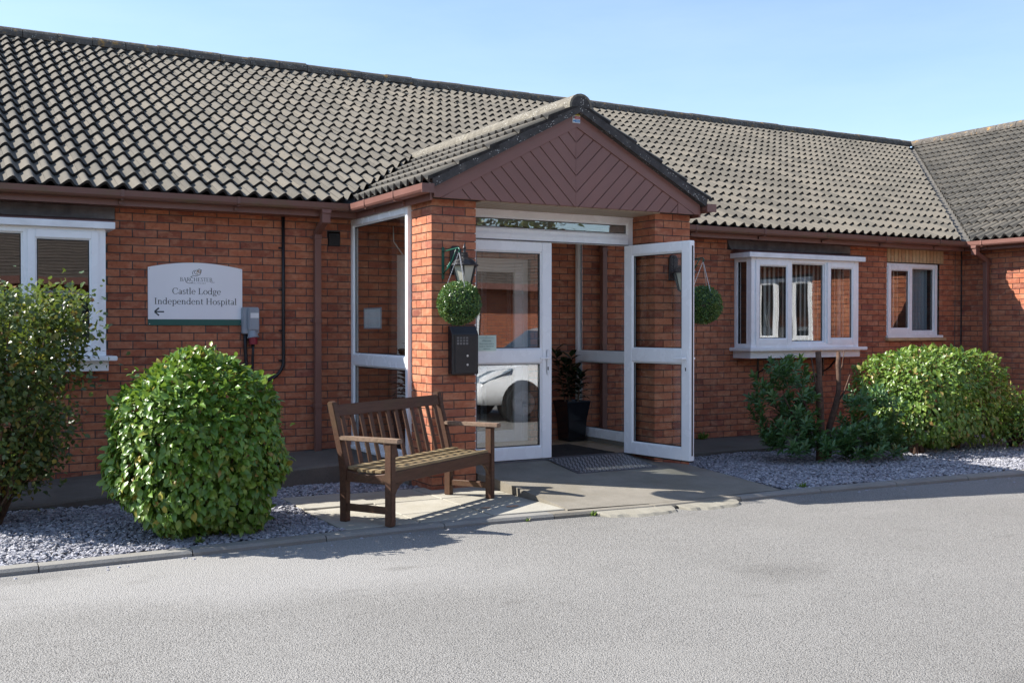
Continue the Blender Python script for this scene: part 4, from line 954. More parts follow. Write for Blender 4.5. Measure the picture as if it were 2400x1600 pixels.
def write(text, cap, width, cx, base):
    adv = sum(glyph(c)[1] for c in text); k = width / adv; x = cx - width / 2; quads = []
    for c in text:
        p, a = glyph(c)
        for q in p.q: quads.append([(x + u * k, base + v * cap) for u, v in q])
        x += a * k
    return quads
def ink(name, quads, T, mat, parent, d=0.0005):
    b = MB(T)
    for i, q in enumerate(quads): b.add([(u, -d - .00004 * (i % 5), z) for u, z in q], [tuple(range(len(q)))])
    return tag(b.build(name, mat, parent), None, None, None, 'stuff' if name == 'lettering' else None)
def small_text(name, body, size, T, cx, z, mat, parent):
    cu = bpy.data.curves.new(name, 'FONT'); cu.body = body; cu.size = size; cu.align_x = 'CENTER'; cu.resolution_u = 2
    tmp = bpy.data.objects.new(name, cu); COL.objects.link(tmp); dg = bpy.context.evaluated_depsgraph_get(); me = bpy.data.meshes.new_from_object(tmp.evaluated_get(dg))
    bpy.data.objects.remove(tmp); me.transform(Matrix.Identity(4))
    for v in me.vertices: v.co = T(cx + v.co.x, -.0006, z + v.co.y)
    me.materials.clear(); return tag(link(name, me, mat, parent), None, None, None, 'stuff')

# ------------------------------------------------------------------ wall sign
SX, SZ, SW = 0.248, 1.272, 0.895
sg = empty('wall_sign', (SX, -0.012, SZ)); tag(sg, 'white arched hospital sign with green foot band on the brick wall', 'sign')
TS = lambda u, d, z: (u, d, z)
n = 20; top = [(SW * (1 - i / n), .553 + .052 * math.sin(math.pi * (1 - i / n)) ** .9) for i in range(n + 1)]
b = MB(); b.prism([(u, 0, z) for u, z in [(0, .058), (SW, .058)] + top], (0, .01, 0)); b.build('panel', 'sign_w', sg, .0012)
b = MB(); b.box(0, SW, 0.0, .01, 0, .058); b.build('foot_band', 'sign_g', sg, .0012)
ink('lettering', write('Castle Lodge', .060, .462, .455, .300), TS, 'ink', sg)
ink('lettering', write('Independent Hospital', .060, .785, .448, .202), TS, 'ink', sg)
ink('lettering', write('BARCHESTER', .036, .310, .450, .425), TS, 'ink', sg)
pq = Pen(); pq.arc(.385, .428, .035, .022, 180, 330, .006, .004, 10); ink('swash', pq.q, TS, 'ink', sg); pq = Pen(); pq.arc(.608, .440, .03, .024, 215, 300, .006, .003, 8); ink('swash', pq.q, TS, 'ink', sg)
small_text('lettering', 'H E A L T H C A R E', .016, TS, .468, .402, 'ink', sg)
pq = Pen(); pq.arc(.455, .512, .022, .020, 0, 300, .005, .004, 14); pq.arc(.478, .522, .018, .022, -60, 200, .004, .005, 12); pq.arc(.435, .505, .020, .026, 60, 220, .005, .003, 10); pq.bar(.395, .468, .425, .480, .004); pq.bar(.425, .480, .455, .478, .005); pq.bar(.455, .478, .488, .495, .005); pq.bar(.488, .495, .50, .54, .004); pq.bar(.40, .466, .41, .473, .006)
ink('logo', pq.q, TS, 'ink', sg)
pq = Pen(); pq.arc(.478, .520, .012, .013, 0, 360, .006, .005, 12); pq.arc(.462, .510, .010, .012, 60, 300, .004, .004, 8); ink('logo', pq.q, TS, 'gold', sg)
pq = Pen(); pq.h(.068, .147, .130, .013); pq.bar(.060, .131, .100, .166, .014); pq.bar(.060, .129, .100, .094, .014); ink('arrow', pq.q, TS, 'ink', sg)
for u, z in ((.014, .535), (SW - .014, .535), (.014, .014), (SW - .014, .014)):
    b = MB(); b.lathe([(.005, 0), (.004, .002)], (0, 0, 0), 8); o = b.build('screw', 'metal', sg); o.rotation_euler = (math.pi / 2, 0, 0); o.location = (u, -.0003, z)

# ------------------------------------------------------------------ electric socket, cables
so = empty('power_socket', (1.13, 0.0, 1.19)); tag(so, 'grey switched power socket with red plug beside the white sign', 'socket')
b = MB(); b.box(0, .165, -.07, -.004, .0, .262); b.build('housing', 'greyplas', so, .008, seg=2)
b = MB(); b.prism([(.045, -.0705, .03), (.158, -.0705, .03), (.158, -.0705, .252), (.045, -.0705, .252)], (0, -.035, 0)); b.build('cover', 'greyplas', so, .012, seg=2)
b = MB(); b.box(.068, .150, -.1075, -.106, .155, .205); b.build('paper_label', 'paper', so)
b = MB(); b.tube([(.10, -.055, .035), (.103, -.066, -.03)], [.042, .052], 16); b.tube([(.103, -.066, -.028), (.104, -.068, -.040)], .058, 16); b.build('outlet', 'greyplas', so)
b = MB(); b.tube([(.104, -.068, -.038), (.106, -.072, -.105)], [.044, .040], 14); b.build('red_plug', 'redplas', so)
b = MB(); b.tube([(.106, -.072, -.10), (.104, -.06, -.2), (.10, -.05, -.45), (.09, -.05, -.75)], .013, 8); b.build('cable', 'cable', so, 0, True)
b = MB(); b.tube([(.035, -.03, .002), (.036, -.03, -.12), (.05, -.03, -.4), (.05, -.03, -.8)], .018, 8); b.build('cable', 'cable', so, 0, True)
cb = empty('wall_cable', (1.555, 0, 0.7)); tag(cb, 'black cable clipped down the wall left of the brown downpipe, bending left at its foot', 'cable')
b = MB(); pts = [(0, -.02, 1.66), (0, -.022, .9), (0, -.022, .22)] + [(-.22 + .22 * math.cos(a), -.022, .22 - .20 * math.sin(a)) for a in np.linspace(.15, 1.45, 9)] + [(-.3, -.022, -.0)]
b.tube(pts, .017, 10); b.build('cable_run', 'cable', cb, 0, True)
for z in (1.35, .93, .52, .22):
    b = MB(); b.box(-.045, .005, -.016, 0, z - .008, z + .008); b.lathe([(.010, 0), (.006, .008)], (-.035, -.018, z), 8); b.build('clip', 'cable', cb)

# ------------------------------------------------------------------ lanterns, brackets, topiary
def lantern(x, label):
    L = empty('wall_lantern', (x, -1.92, 1.62)); tag(L, label, 'lantern', 'lanterns on the porch piers')
    b = MB(); b.box(-.055, .055, -.022, -.001, .10, .33); b.prism([(-.055, -.022, .33), (.055, -.022, .33), (.03, -.022, .36), (-.03, -.022, .36)], (0, .02, 0)); b.build('wall_plate', 'blackm', L, .004)
    yc = -.19
    b = MB(); b.tube([(0, -.02, .18), (0, -.08, .155), (0, -.13, .20), (0, yc, .285)], .011, 8); b.build('arm', 'blackm', L, 0, True)
    r0, r1 = .062, .108; q = math.pi / 4
    b = MB(); b.lathe([(.012, -.035), (.03, -.02), (.066, -.008), (.068, .002)], (0, yc, 0), 6); b.build('base_cup', 'blackm', L)
    b = MB(); b.lathe([(r0, 0.002), (r1, .172)], (0, yc, 0), 6); b.build('lamp_glass', 'lampglass', L)
    for k in range(6):
        a = 2 * math.pi * k / 6; b = MB(); b.bar((r0 * math.cos(a), yc + r0 * math.sin(a), 0), (r1 * math.cos(a), yc + r1 * math.sin(a), .174), .012, .012); b.build('glazing_bar', 'blackm', L)
    b = MB(); b.lathe([(.122, .170), (.124, .180), (.085, .222), (.045, .245), (.034, .248), (.036, .268), (.028, .275), (.030, .29), (.012, .296), (.010, .318), (.016, .33), (.010, .345), (.004, .368)], (0, yc, 0), 12); b.build('roof_cap', 'blackm', L)
    return L
lantern(2.545, 'black six sided wall lantern on the left brick pier above the topiary ball'); lantern(4.985, 'black wall lantern on the right pier seen through the open door')
def bracket(x, label):
    B = empty('hanging_bracket', (x, -1.92, 1.68)); tag(B, label, 'bracket', 'green iron brackets on the porch piers')
    b = MB(); b.box(-.013, .013, -.010, -.001, 0, .285); b.build('back_bar', 'green_p', B, .002)
    b = MB(); b.tube([(0, -.008, .245), (0, -.30, .258), (0, -.325, .255), (0, -.338, .24), (0, -.33, .222), (0, -.315, .222)], .0065, 8); b.build('arm', 'green_p', B, 0, True)
    P = [(0, -.01, .045), (0, -.06, .075), (0, -.13, .10), (0, -.20, .165), (0, -.27, .25)]
    b = MB(); b.tube(P, .006, 6)
    for t in (.3, .45, .6): p = Vector(P[1]).lerp(Vector(P[3]), t); b.lathe([(.002, -.02), (.009, -.008), (.009, .008), (.002, .02)], p, 6)
    b.build('scroll_brace', 'green_p', B, 0, True)
bracket(2.425, 'green iron hanging bracket on the left brick pier'); bracket(5.11, 'green iron hanging bracket on the right pier beyond the open door')

def leaf_geo(L, W, fold=.10, droop=.16):
    v = [(0, 0, 0), (.32 * L, .5 * W, fold * L * .5), (.32 * L, -.5 * W, fold * L * .5), (.70 * L, .36 * W, fold * L * .25), (.70 * L, -.36 * W, fold * L * .25), (L, 0, -droop * L), (.32 * L, 0, -.01 * L), (.70 * L, 0, -.05 * L)]
    f = [(0, 6, 1), (0, 2, 6), (6, 7, 3), (6, 3, 1), (6, 2, 4), (6, 4, 7), (7, 5, 3), (7, 4, 5)]
    return np.array(v), np.array(f)
def basis(P, tip, nrm, scale):
    tip = tip / np.linalg.norm(tip, axis=1)[:, None]; y = np.cross(nrm, tip); y /= np.linalg.norm(y, axis=1)[:, None] + 1e-9; z = np.cross(tip, y)
    m = np.zeros((len(P), 4, 4)); m[:, 3, 3] = 1; s = scale[:, None]
    m[:, :3, 0] = tip * s; m[:, :3, 1] = y * s; m[:, :3, 2] = z * s; m[:, :3, 3] = P; return m
def foliage(parent, ms, geo, mat, rng, n_obj=0, name='foliage', origin=(0, 0, 0)):
    """n_obj leaves nearest to the camera become parts of their own, the rest one mesh"""
    o_ = np.array(origin); order = np.arange(len(ms))
    if n_obj:
        d = np.linalg.norm(ms[:, :3, 3] - np.array([CX, CY, CZ]), axis=1); order = np.argsort(d)
        lm = np_mesh('leaf', geo[0], geo[1], None, True); lm.materials.append(M[mat])
        for i in order[:n_obj]:
            m = ms[i].copy(); m[:3, 3] -= o_; o = link('leaf', lm, None, parent); o.matrix_local = Matrix(m.tolist())
    rest = ms[order[n_obj:]].copy(); rest[:, :3, 3] -= o_
    me = instance_mesh(name, geo[0], geo[1], rest, rng.uniform(0, 1, len(rest)), True)
    return tag(link(name, me, mat, parent), None, None, None, 'stuff')
def ball(x, y, z, r, hook, label, seed):
    rng = np.random.default_rng(seed); B = empty('topiary_ball', (x, y, z)); tag(B, label, 'topiary ball', 'hanging topiary balls')
    N = 6500; d = rng.normal(size=(N, 3)); d /= np.linalg.norm(d, axis=1)[:, None]
    lump = 1 + .03 * np.sin(7 * d[:, 0] + 3) * np.sin(6 * d[:, 2] + 5 * d[:, 1])
    P = d * (r * lump * rng.uniform(.86, 1.03, N))[:, None]; tip = d * .7 + rng.normal(0, .6, (N, 3)); nr = d + rng.normal(0, .5, (N, 3))
    foliage(B, basis(P, tip, nr, rng.uniform(.8, 1.35, N)), leaf_geo(.0155, .0105, .2, .1), 'leaf_box', rng)
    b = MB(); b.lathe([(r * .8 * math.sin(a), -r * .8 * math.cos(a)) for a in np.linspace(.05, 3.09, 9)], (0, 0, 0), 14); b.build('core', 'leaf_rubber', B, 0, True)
    hx = (0, 0, hook - z)
    for k in range(3):
        a = 2 * math.pi * k / 3 + .5; e = Vector((r * .62 * math.cos(a), r * .62 * math.sin(a), r * .74)); b = MB(); s0 = Vector(hx); L_ = (e - s0).length; nl = int(L_ / .011)
        for j in range(nl):
            p = s0.lerp(e, j / nl); q_ = s0.lerp(e, (j + 1.05) / nl); b.bar(p, q_, .007 if j % 2 else .0028, .0028 if j % 2 else .007)
        b.build('chain', 'chain', B)
    return B
ball(2.425, -2.245, 1.462, .182, 1.905, 'round topiary ball on chains in front of the left brick pier', 21)
ball(5.11, -2.245, 1.475, .182, 1.905, 'round topiary ball on chains half hidden behind the open glass door', 22)

# ------------------------------------------------------------------ post box, notices
pb = empty('post_box', (2.475, -1.92, 0.835)); tag(pb, 'black metal box with grille fixed to the left brick pier', 'post box')
b = MB(); b.prism([(0, -.001, 0), (0, -.085, 0), (0, -.085, .36), (0, -.035, .43), (0, -.001, .43)], (.262, 0, 0)); b.build('body', 'blackm', pb, .004)
b = MB(); b.box(.028, .240, -.091, -.0855, .012, .352); dr = b.build('front_door', 'blackm', pb, .002)
for r in range(3):
    for c in range(6):
        if c == 4: continue
        b = MB(); b.box(.045 + c * .030, .066 + c * .030, -.0925, -.0912, .265 + r * .025, .283 + r * .025); b.build('grille_hole', 'lintel' if c < 4 else 'gasket', dr)
for z in (.165, .085): b = MB(); b.lathe([(.011, 0), (.009, .004)], (0, 0, 0), 10); o = b.build('lock', 'chain', pb); o.rotation_euler = (math.pi / 2, 0, 0); o.location = (.15, -.0912, z)
nt = empty('door_notice', (2.945, -1.572, 1.03)); tag(nt, 'small pale green welcome notice on the closed door glass', 'notice')
b = MB(); b.box(0, .208, -.0015, 0, 0, .148); b.build('sheet', 'notice', nt)
TN = lambda u, d, z: (u, -.0016 + d, z)
for txt, sz, zz in (('CASTLE LODGE INDEPENDENT HOSPITAL', .0085, .118), ('Welcome', .024, .088), ('Please enter code to', .0185, .062), ('enter or ring bell for', .0185, .038), ('assistance', .0185, .014)):
    small_text('lettering', txt, sz, TN, .104, zz, 'sign_g', nt)
pq = Pen(); pq.arc(.104, .136, .005, .005, 0, 300, .002, .001, 8); ink('logo', pq.q, TN, 'sign_g', nt)
ws = empty('warning_sign', (3.70, YG, 3.165)); tag(ws, 'small yellow red and blue safety sticker at the apex of the gable', 'sign')
b = MB(); b.box(0, .083, -.003, -.0005, 0, .098); b.build('plate', 'paper', ws)
for i, m_ in enumerate(('b', 'r', 'y')):
    z0 = .006 + i * .031; b = MB(); b.box(.026, .078, -.0045, -.003, z0, z0 + .024); b.build('panel', m_, ws)
    b = MB()
    for r in range(2): b.box(.034, .070, -.0052, -.0046, z0 + .006 + r * .008, z0 + .009 + r * .008)
    b.build('text_line', 'paper' if m_ != 'y' else 'ink', ws)
    b = MB()
    if m_ == 'y': b.add([(.006, -.0046, z0 + .002), (.022, -.0046, z0 + .002), (.014, -.0046, z0 + .020)], [(0, 1, 2)])
    else: b.add([(.014 + .009 * math.cos(a), -.0046, z0 + .012 + .009 * math.sin(a)) for a in np.linspace(0, 6.0, 14)], [tuple(range(14))])
    b.build('symbol', 'ink' if m_ != 'b' else 'b', ws)
pn = empty('framed_notice', (2.36, -0.62, 1.25)); tag(pn, 'small white notice behind the left porch glass', 'notice')
b = MB(); b.box(0, .004, 0, .44, 0, .19); b.build('sheet', 'paper', pn)
b = MB()
for i, (a, c) in enumerate(((0, .44),)):
    b.box(-.004, .008, -.012, 0, -.012, .202); b.box(-.004, .008, .44, .452, -.012, .202); b.box(-.004, .008, 0, .44, -.012, 0); b.box(-.004, .008, 0, .44, .19, .202)
b.build('frame', 'greyplas', pn)
wr = MB(); wr.tube([(2.75, -.012, 2.33), (2.755, -.02, 2.16), (2.86, -.03, 2.02), (2.93, -.02, 1.87)], .006, 6)
wo = wr.build('loose_wire', 'paper', None, 0, True); tag(wo, 'pale loose wire hanging inside the porch behind the left glass', 'wire')

# ------------------------------------------------------------------ bench
BE = empty('park_bench', (1.845, -2.755, ZG + .001), math.radians(31.6)); tag(BE, 'brown slatted wooden bench on the paving beside the porch', 'bench')
HL, FD, BD = 0.715, -0.205, 0.205          # half length, front leg y, back leg y (local)
for sx in (-1, 1):
    x = sx * HL
    b = MB(); b.box(x - .030, x + .030, FD - .030, FD + .030, 0, .600); b.build('leg', 'bench', BE, .006, seg=2)
    b = MB(); prof = [(BD - .028, 0), (BD + .032, 0), (BD + .034, .36), (BD + .050, .48), (BD + .150, .87), (BD + .145, .885), (BD + .125, .89), (BD + .098, .882), (BD - .010, .47), (BD - .028, .38)]
    b.prism([(x - .028, y, z) for y, z in prof], (.056, 0, 0)); b.build('back_post', 'bench', BE, .005, seg=2)
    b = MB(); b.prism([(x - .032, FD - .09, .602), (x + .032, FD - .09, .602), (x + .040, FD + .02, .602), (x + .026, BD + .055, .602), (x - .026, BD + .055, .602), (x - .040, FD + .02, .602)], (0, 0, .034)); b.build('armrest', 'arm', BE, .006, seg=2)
    b = MB(); b.box(x - .018, x + .018, FD + .03, BD - .028, .085, .135); b.build('stretcher', 'bench', BE, .003)
    b = MB(); pr = [(FD + .03, .30), (BD - .028, .30), (BD - .028, .385), (.08, .362), (-.06, .362), (FD + .03, .378)]; b.prism([(x - .018, y, z) for y, z in pr], (.036, 0, 0)); b.build('side_rail', 'bench', BE, .003)
b = MB(); b.box(-HL + .03, HL - .03, FD - .018, FD + .018, .305, .392); b.build('front_rail', 'bench', BE, .004)
for sx in (-1, 1):
    b = MB(); x0, x1 = sx * (HL - .03), sx * (HL - .16); pts = [(x0, .305), (x1, .305), (sx * (HL - .10), .285), (sx * (HL - .06), .245), (x0, .20)]
    b.prism([(xx, FD - .016, z) for xx, z in pts], (0, .032, 0)); b.build('corner_brace', 'bench', BE, .003)
b = MB(); b.box(-HL + .028, HL - .028, BD - .008, BD + .024, .345, .392); b.build('lower_back_rail', 'bench', BE, .004)
def back_y(z): return BD + .012 + (z - .45) * .255
b = MB(); y0, y1 = back_y(.775), back_y(.86); b.prism([(-HL + .028, y0 - .016, .775), (-HL + .028, y0 + .016, .773), (-HL + .028, y1 + .016, .858), (-HL + .028, y1 - .016, .862)], (2 * HL - .056, 0, 0)); b.build('top_rail', 'bench', BE, .005, seg=2)
for i in range(12):
    xx = -HL + .085 + i * (2 * HL - .17) / 11; b = MB(); b.bar((xx, back_y(.385), .385), (xx, back_y(.785), .785), .042, .014, (0, -1, .25)); b.build('back_slat', 'bench', BE, .002)
for i, (yy, zz) in enumerate(((-.185, .402), (-.103, .388), (-.021, .384), (.061, .388), (.143, .402))):
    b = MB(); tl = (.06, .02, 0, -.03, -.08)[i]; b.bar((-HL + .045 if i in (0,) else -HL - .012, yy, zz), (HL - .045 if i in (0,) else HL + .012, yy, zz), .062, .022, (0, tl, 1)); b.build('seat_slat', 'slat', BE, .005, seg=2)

# ------------------------------------------------------------------ things in and by the porch
mt = MB(); mt.box(3.0, 4.62, -1.44, -0.55, -.0455, -.034); tag(mt.build('door_mat', 'mat', None, .004), 'dark brown mat on the porch floor inside the open door', 'mat')
cp = empty('checker_plate', (3.72, -1.57, -0.045)); tag(cp, 'metal checker plate wedge on the ramp at the door threshold', 'plate')
cz = lambda x, y: zr(3.72 + x, -1.57 + y) + 0.006 + 0.045 - .002
pl = [(0, -.01), (.93, -.01), (.86, -.66), (-.06, -.66)]
b = MB(); b.prism([(x, y, cz(x, y) + (.012 if y > -.3 else 0)) for x, y in pl], (0, 0, -.004)); b.build('sheet', 'checker', cp)
b = MB(); random.seed(5)
for j in range(15):
    for i in range(22):
        x, y = i * .042 + (.021 if j % 2 else 0), -.035 - j * .042
        if x > .90 + y * .1 or x < .01 + y * .08: continue
        a = math.pi / 4 * (1 if (i + j) % 2 else -1); dx, dy = .015 * math.cos(a), .015 * math.sin(a); t = -y / .66
        zz = cz(x, y) + .012 * max(0, 1 - t) + .0012
        b.bar((x - dx, y - dy, zz), (x + dx, y + dy, zz), .007, .003)
tag(b.build('raised_tread', 'tread', cp), None, None, None, 'stuff')
def potted(x, y, z, h, label, seed, s=1.0):
    rng = np.random.default_rng(seed); P_ = empty('potted_plant', (x, y, z)); tag(P_, label, 'potted plant')
    b = MB(); r45 = math.pi / 4; q = 1.414 / 2
    prof = [(.118, 0), (.124, .02), (.138, .27), (.172, .49), (.178, .50), (.165, .50), (.155, .48)]
    b.lathe([(r * 1.414 * s, zz * s) for r, zz in prof], (0, 0, 0), 4, r45); b.build('pot', 'blackpl', P_, .006)
    b = MB(); b.box(-.148 * s, .148 * s, -.148 * s, .148 * s, .45 * s, .475 * s); b.build('soil', 'bark', P_)
    lg = leaf_geo(.175 * s, .086 * s, .12, .22); lm = np_mesh('leaf', lg[0], lg[1], None, True); lm.materials.append(M['leaf_rubber'])
    for st in range(5):
        sx, sy = rng.uniform(-.06, .06, 2); hh = h * (.55 + .11 * st); lean = rng.uniform(-.10, .10, 2)
        b = MB(); b.tube([(sx, sy, 0.47 * s), (sx + lean[0] * .5, sy + lean[1] * .5, 0.47 * s + hh * .5), (sx + lean[0], sy + lean[1], 0.47 * s + hh)], [.010, .008, .005], 6); b.build('stem', 'twig', P_)
        for k in range(20):
            t = .15 + .85 * k / 19; zc = 0.47 * s + hh * t; a = k * 2.4 + st; px, py = sx + lean[0] * t, sy + lean[1] * t
            up = .15 + .75 * t ** 2; tip = np.array([[math.cos(a), math.sin(a), up]]); nr = np.array([[-math.cos(a) * .4, -math.sin(a) * .4, 1.0]])
            m = basis(np.array([[px, py, zc]]), tip, nr, np.array([rng.uniform(.75, 1.15)])); o = link('leaf', lm, None, P_); o.matrix_local = Matrix(m[0].tolist())
    return P_
potted(4.88, -0.20, -.046, .60, 'dark leafy plant in a tall black pot inside the open doorway', 31, 0.92)
potted(2.78, -0.42, -.046, .70, 'dark spiky plant behind the left porch glass, behind the bench', 32)

# ------------------------------------------------------------------ blinds and curtain
def blind(x0, x1, y, z0, z1, ang, label, w=.089):
    B = empty('vertical_blind', (x0, y, z0)); tag(B, label, 'blind'); n = int((x1 - x0) / .078)
    b = MB(); b.box(0, x1 - x0, -.02, .02, z1 - z0, z1 - z0 + .03); b.build('head_rail', 'pvc', B)
    for i in range(n):
        a = ang + random.gauss(0, .05); xx = .04 + i * .078; b = MB(); dx, dy = w / 2 * math.cos(a), w / 2 * math.sin(a)
        b.prism([(xx - dx, -dy, 0), (xx, .006, 0), (xx + dx, dy, 0), (xx + dx, dy, z1 - z0), (xx, .006, z1 - z0), (xx - dx, -dy, z1 - z0)], (0, .001, 0)) if False else b.add([(xx - dx, -dy, 0), (xx, .005, 0), (xx + dx, dy, 0), (xx - dx, -dy, z1 - z0), (xx, .005, z1 - z0), (xx + dx, dy, z1 - z0)], [(0, 1, 4, 3), (1, 2, 5, 4)])
        b.build('blind_slat', 'fabric', B)
blind(7.58, 9.30, -.16, 1.02, 2.08, .55, 'pale vertical blind behind the bay window')
blind(10.34, 10.80, .16, 1.16, 2.12, .5, 'pale vertical blind behind the left light of the right window')
ct = MB(); n = 60; vs = []
for i in range(n + 1):
    t = i / n; xx = 10.98 + .40 * t; yy = .20 + .03 * math.sin(t * 34) + .012 * math.sin(t * 71)
    vs += [(xx, yy, 1.13), (xx, yy, 2.12)]
ct.add(vs, [(2 * i, 2 * i + 2, 2 * i + 3, 2 * i + 1) for i in range(n)]); tag(ct.build('curtain', 'curtain', None, 0, True), 'pale blue grey curtain behind the right light of the right window', 'curtain')

# ------------------------------------------------------------------ shrubs
def shell_points(N, c, r, rng, zmin, depth=.12, pw=2.6, lump=.05, deep=.25):
    """points through the outer layer of a superellipsoid, with outward normals"""
    P, D = [], []
    while sum(len(a) for a in P) < N:
        d = rng.normal(size=(N, 3)); d /= np.linalg.norm(d, axis=1)[:, None]
        k = (np.abs(d) ** pw).sum(1) ** (-1 / pw)
        lm = 1 + lump * (np.sin(5.1 * d[:, 0] + 1.3) * np.cos(4.3 * d[:, 1]) + .7 * np.sin(8.7 * d[:, 2] + 3 * d[:, 0]))
        q = np.where(rng.uniform(0, 1, N) < deep, rng.uniform(.45, .9, N), 1 - np.abs(rng.normal(0, depth, N)))
        p = np.array(c) + d * (k * lm * q)[:, None] * np.array(r); ok = p[:, 2] > zmin
        nn = d / np.array(r); nn /= np.linalg.norm(nn, axis=1)[:, None]
        P.append(p[ok]); D.append(nn[ok])
    P = np.concatenate(P)[:N]; D = np.concatenate(D)[:N]; return P, D
def stems(parent, base, tips, r0, mat='twig', name='stem'):
    for t in tips:
        a = Vector((random.uniform(-.05, .05), random.uniform(-.05, .05), 0)) + Vector(base); e = Vector(t); m_ = a.lerp(e, .5) + Vector((random.uniform(-.05, .05), random.uniform(-.05, .05), .05))
        b = MB(); b.tube([a, m_, e], [r0, r0 * .75, r0 * .35], 6); b.build(name, mat, parent, 0, True)
random.seed(3)
# the dome bush
rng = np.random.default_rng(41); DO = (0.09, -2.76, ZG)
S1 = empty('dome_bush', DO); tag(S1, 'large rounded green bush left of the bench in front of the sign', 'bush')
P, D = shell_points(11500, (DO[0], DO[1], .385), (.575, .565, .635), rng, ZG + .02, .065, 2.35, .08, .32)
N = len(P); down = np.array([0, 0, -1.0]); tip = D * .5 + down * rng.uniform(.2, .9, N)[:, None] + rng.normal(0, .34, (N, 3)); tip[:, 2] += np.clip(D[:, 2], 0, 1) * .6
nr = D * 1.25 + np.array([-.12, .05, .42]) + rng.normal(0, .28, (N, 3))
foliage(S1, basis(P, tip, nr, rng.uniform(.4, 1.15, N)), leaf_geo(.074, .044, .16, .2), 'leaf_dome', rng, 300, 'foliage', DO)
P2 = []; T2 = []
for _ in range(46):
    a = rng.uniform(0, 6.283); t_ = rng.uniform(.15, 1.35); d = np.array([math.sin(t_) * math.cos(a), math.sin(t_) * math.sin(a), math.cos(t_)]); base = np.array([DO[0], DO[1], .385]) + d * np.array([.575, .56, .635]) * 1.0; L_ = rng.uniform(.05, .13)
    for k in range(6): P2.append(base + d * L_ * k / 5 + rng.normal(0, .012, 3)); T2.append(d * .6 + rng.normal(0, .6, 3))
P2 = np.array(P2); foliage(S1, basis(P2, np.array(T2), rng.normal(0, .5, P2.shape) + [0, 0, 1], rng.uniform(.35, .8, len(P2))), leaf_geo(.080, .045, .16, .2), 'leaf_dome', rng, 0, 'new_shoots', DO)
stems(S1, (0, 0, 0), [(.35 * math.cos(a), .35 * math.sin(a), .75) for a in np.linspace(0, 6, 11)], .012)
b = MB(); b.lathe([(.02, .05), (.40, .12), (.48, .45), (.44, .85), (.28, 1.08), (.02, 1.14)], (0, 0, 0), 14); b.build('inner_shade_twigs', 'bark', S1, 0, True) if False else None
# loose rose-like shrub at the left edge
rng = np.random.default_rng(42); LO = (-1.16, -1.80, ZG)
S2 = empty('rose_shrub', LO); tag(S2, 'tall loose shrub with small dark leaves at the left edge before the bay window', 'bush')
cl = []; tips = []
for _ in range(260):
    a = rng.uniform(0, 6.283); h = rng.uniform(.30, 1.66) if rng.uniform() < .8 else rng.uniform(.9, 1.74); rr = (.56 * math.sin(min(1, h / 1.0) * 1.4) + .05) * rng.uniform(.2, 1) ** .5
    cl.append((rr * math.cos(a), rr * math.sin(a), h))
for c in cl[::4]: tips.append(c)
stems(S2, (0, 0, 0), tips[:46], .011)
cl = np.array(cl); ii = rng.integers(0, len(cl), 15000); P = cl[ii] + rng.normal(0, .085, (15000, 3)); P = P[P[:, 2] < 1.76 + .05 * rng.normal(size=15000)]; N = len(P)
D = P - np.array([0, 0, .8]); D /= np.linalg.norm(D, axis=1)[:, None]; tip = D * .5 + rng.normal(0, .7, (N, 3)); nr = D * .4 + np.array([0, 0, .8]) + rng.normal(0, .5, (N, 3))
foliage(S2, basis(P + np.array(LO), tip, nr, rng.uniform(.6, 1.25, N)), leaf_geo(.048, .034, .12, .12), 'leaf_rose', rng, 250, 'foliage', LO)
# laurel-like shrub right, with pruned trunks
rng = np.random.default_rng(43); RO = (6.90, -1.98, ZG)
S3 = empty('laurel_shrub', RO); tag(S3, 'dark green leafy shrub with two sawn off trunks below the bay window', 'bush')
for (x0, y0, x1, y1, h, r) in ((-.02, -.12, -.06, -.10, 1.18, .034), (.20, .0, .36, -.02, 1.17, .028)):
    b = MB(); n = 9; pts = [(x0 + (x1 - x0) * t + .030 * math.sin(8 * t + 9 * x1) * (1 - .5 * t), y0 + (y1 - y0) * t + .022 * math.sin(7 * t), h * t) for t in np.linspace(0, 1, n)]
    b.tube(pts, [r * (1.5 - .7 * t + .14 * math.sin(15 * t + 3 * x1)) for t in np.linspace(0, 1, n)], 9); b.build('trunk', 'bark', S3, 0, True)
for (a, c, r) in (((-.05, -.1, .55), (-.16, -.1, 1.12), .014), ((.31, -.01, .6), (.48, -.05, .92), .013), ((.0, -.05, .2), (-.34, -.1, .8), .022), ((-.05, -.05, .75), (.02, -.06, 1.2), .012), ((-.04, -.05, .9), (.06, -.02, 1.19), .010), ((.33, -.01, .9), (.42, -.02, 1.19), .009), ((.1, 0, .1), (.55, -.3, .55), .018), ((-.1, 0, .1), (-.5, -.05, .7), .016)):
    b = MB(); m_ = Vector(a).lerp(Vector(c), .5) + Vector((.02, 0, -.03)); b.tube([a, m_, c], [r, r * .8, r * .5], 6); b.build('branch', 'bark', S3, 0, True)
shoots = []
def clump(cx, cy, cz, rx, ry, rz, n):
    for _ in range(n):
        d = rng.normal(size=3); d /= np.linalg.norm(d); q = rng.uniform(.35, 1) ** .5; p = np.array([cx + d[0] * rx * q, cy + d[1] * ry * q, cz + d[2] * rz * q])
        if p[2] > .05: shoots.append((p, d))
clump(-.40, .08, .60, .36, .36, .54, 85); clump(-.40, -.10, .30, .34, .30, .30, 50); clump(-.1, .28, .76, .34, .22, .38, 40); clump(.26, -.42, .22, .30, .26, .22, 50); clump(.62, -.25, .48, .38, .30, .36, 65); clump(.55, -.42, .18, .40, .20, .2, 40); clump(-.02, -.30, .16, .26, .14, .18, 30)
ms = []
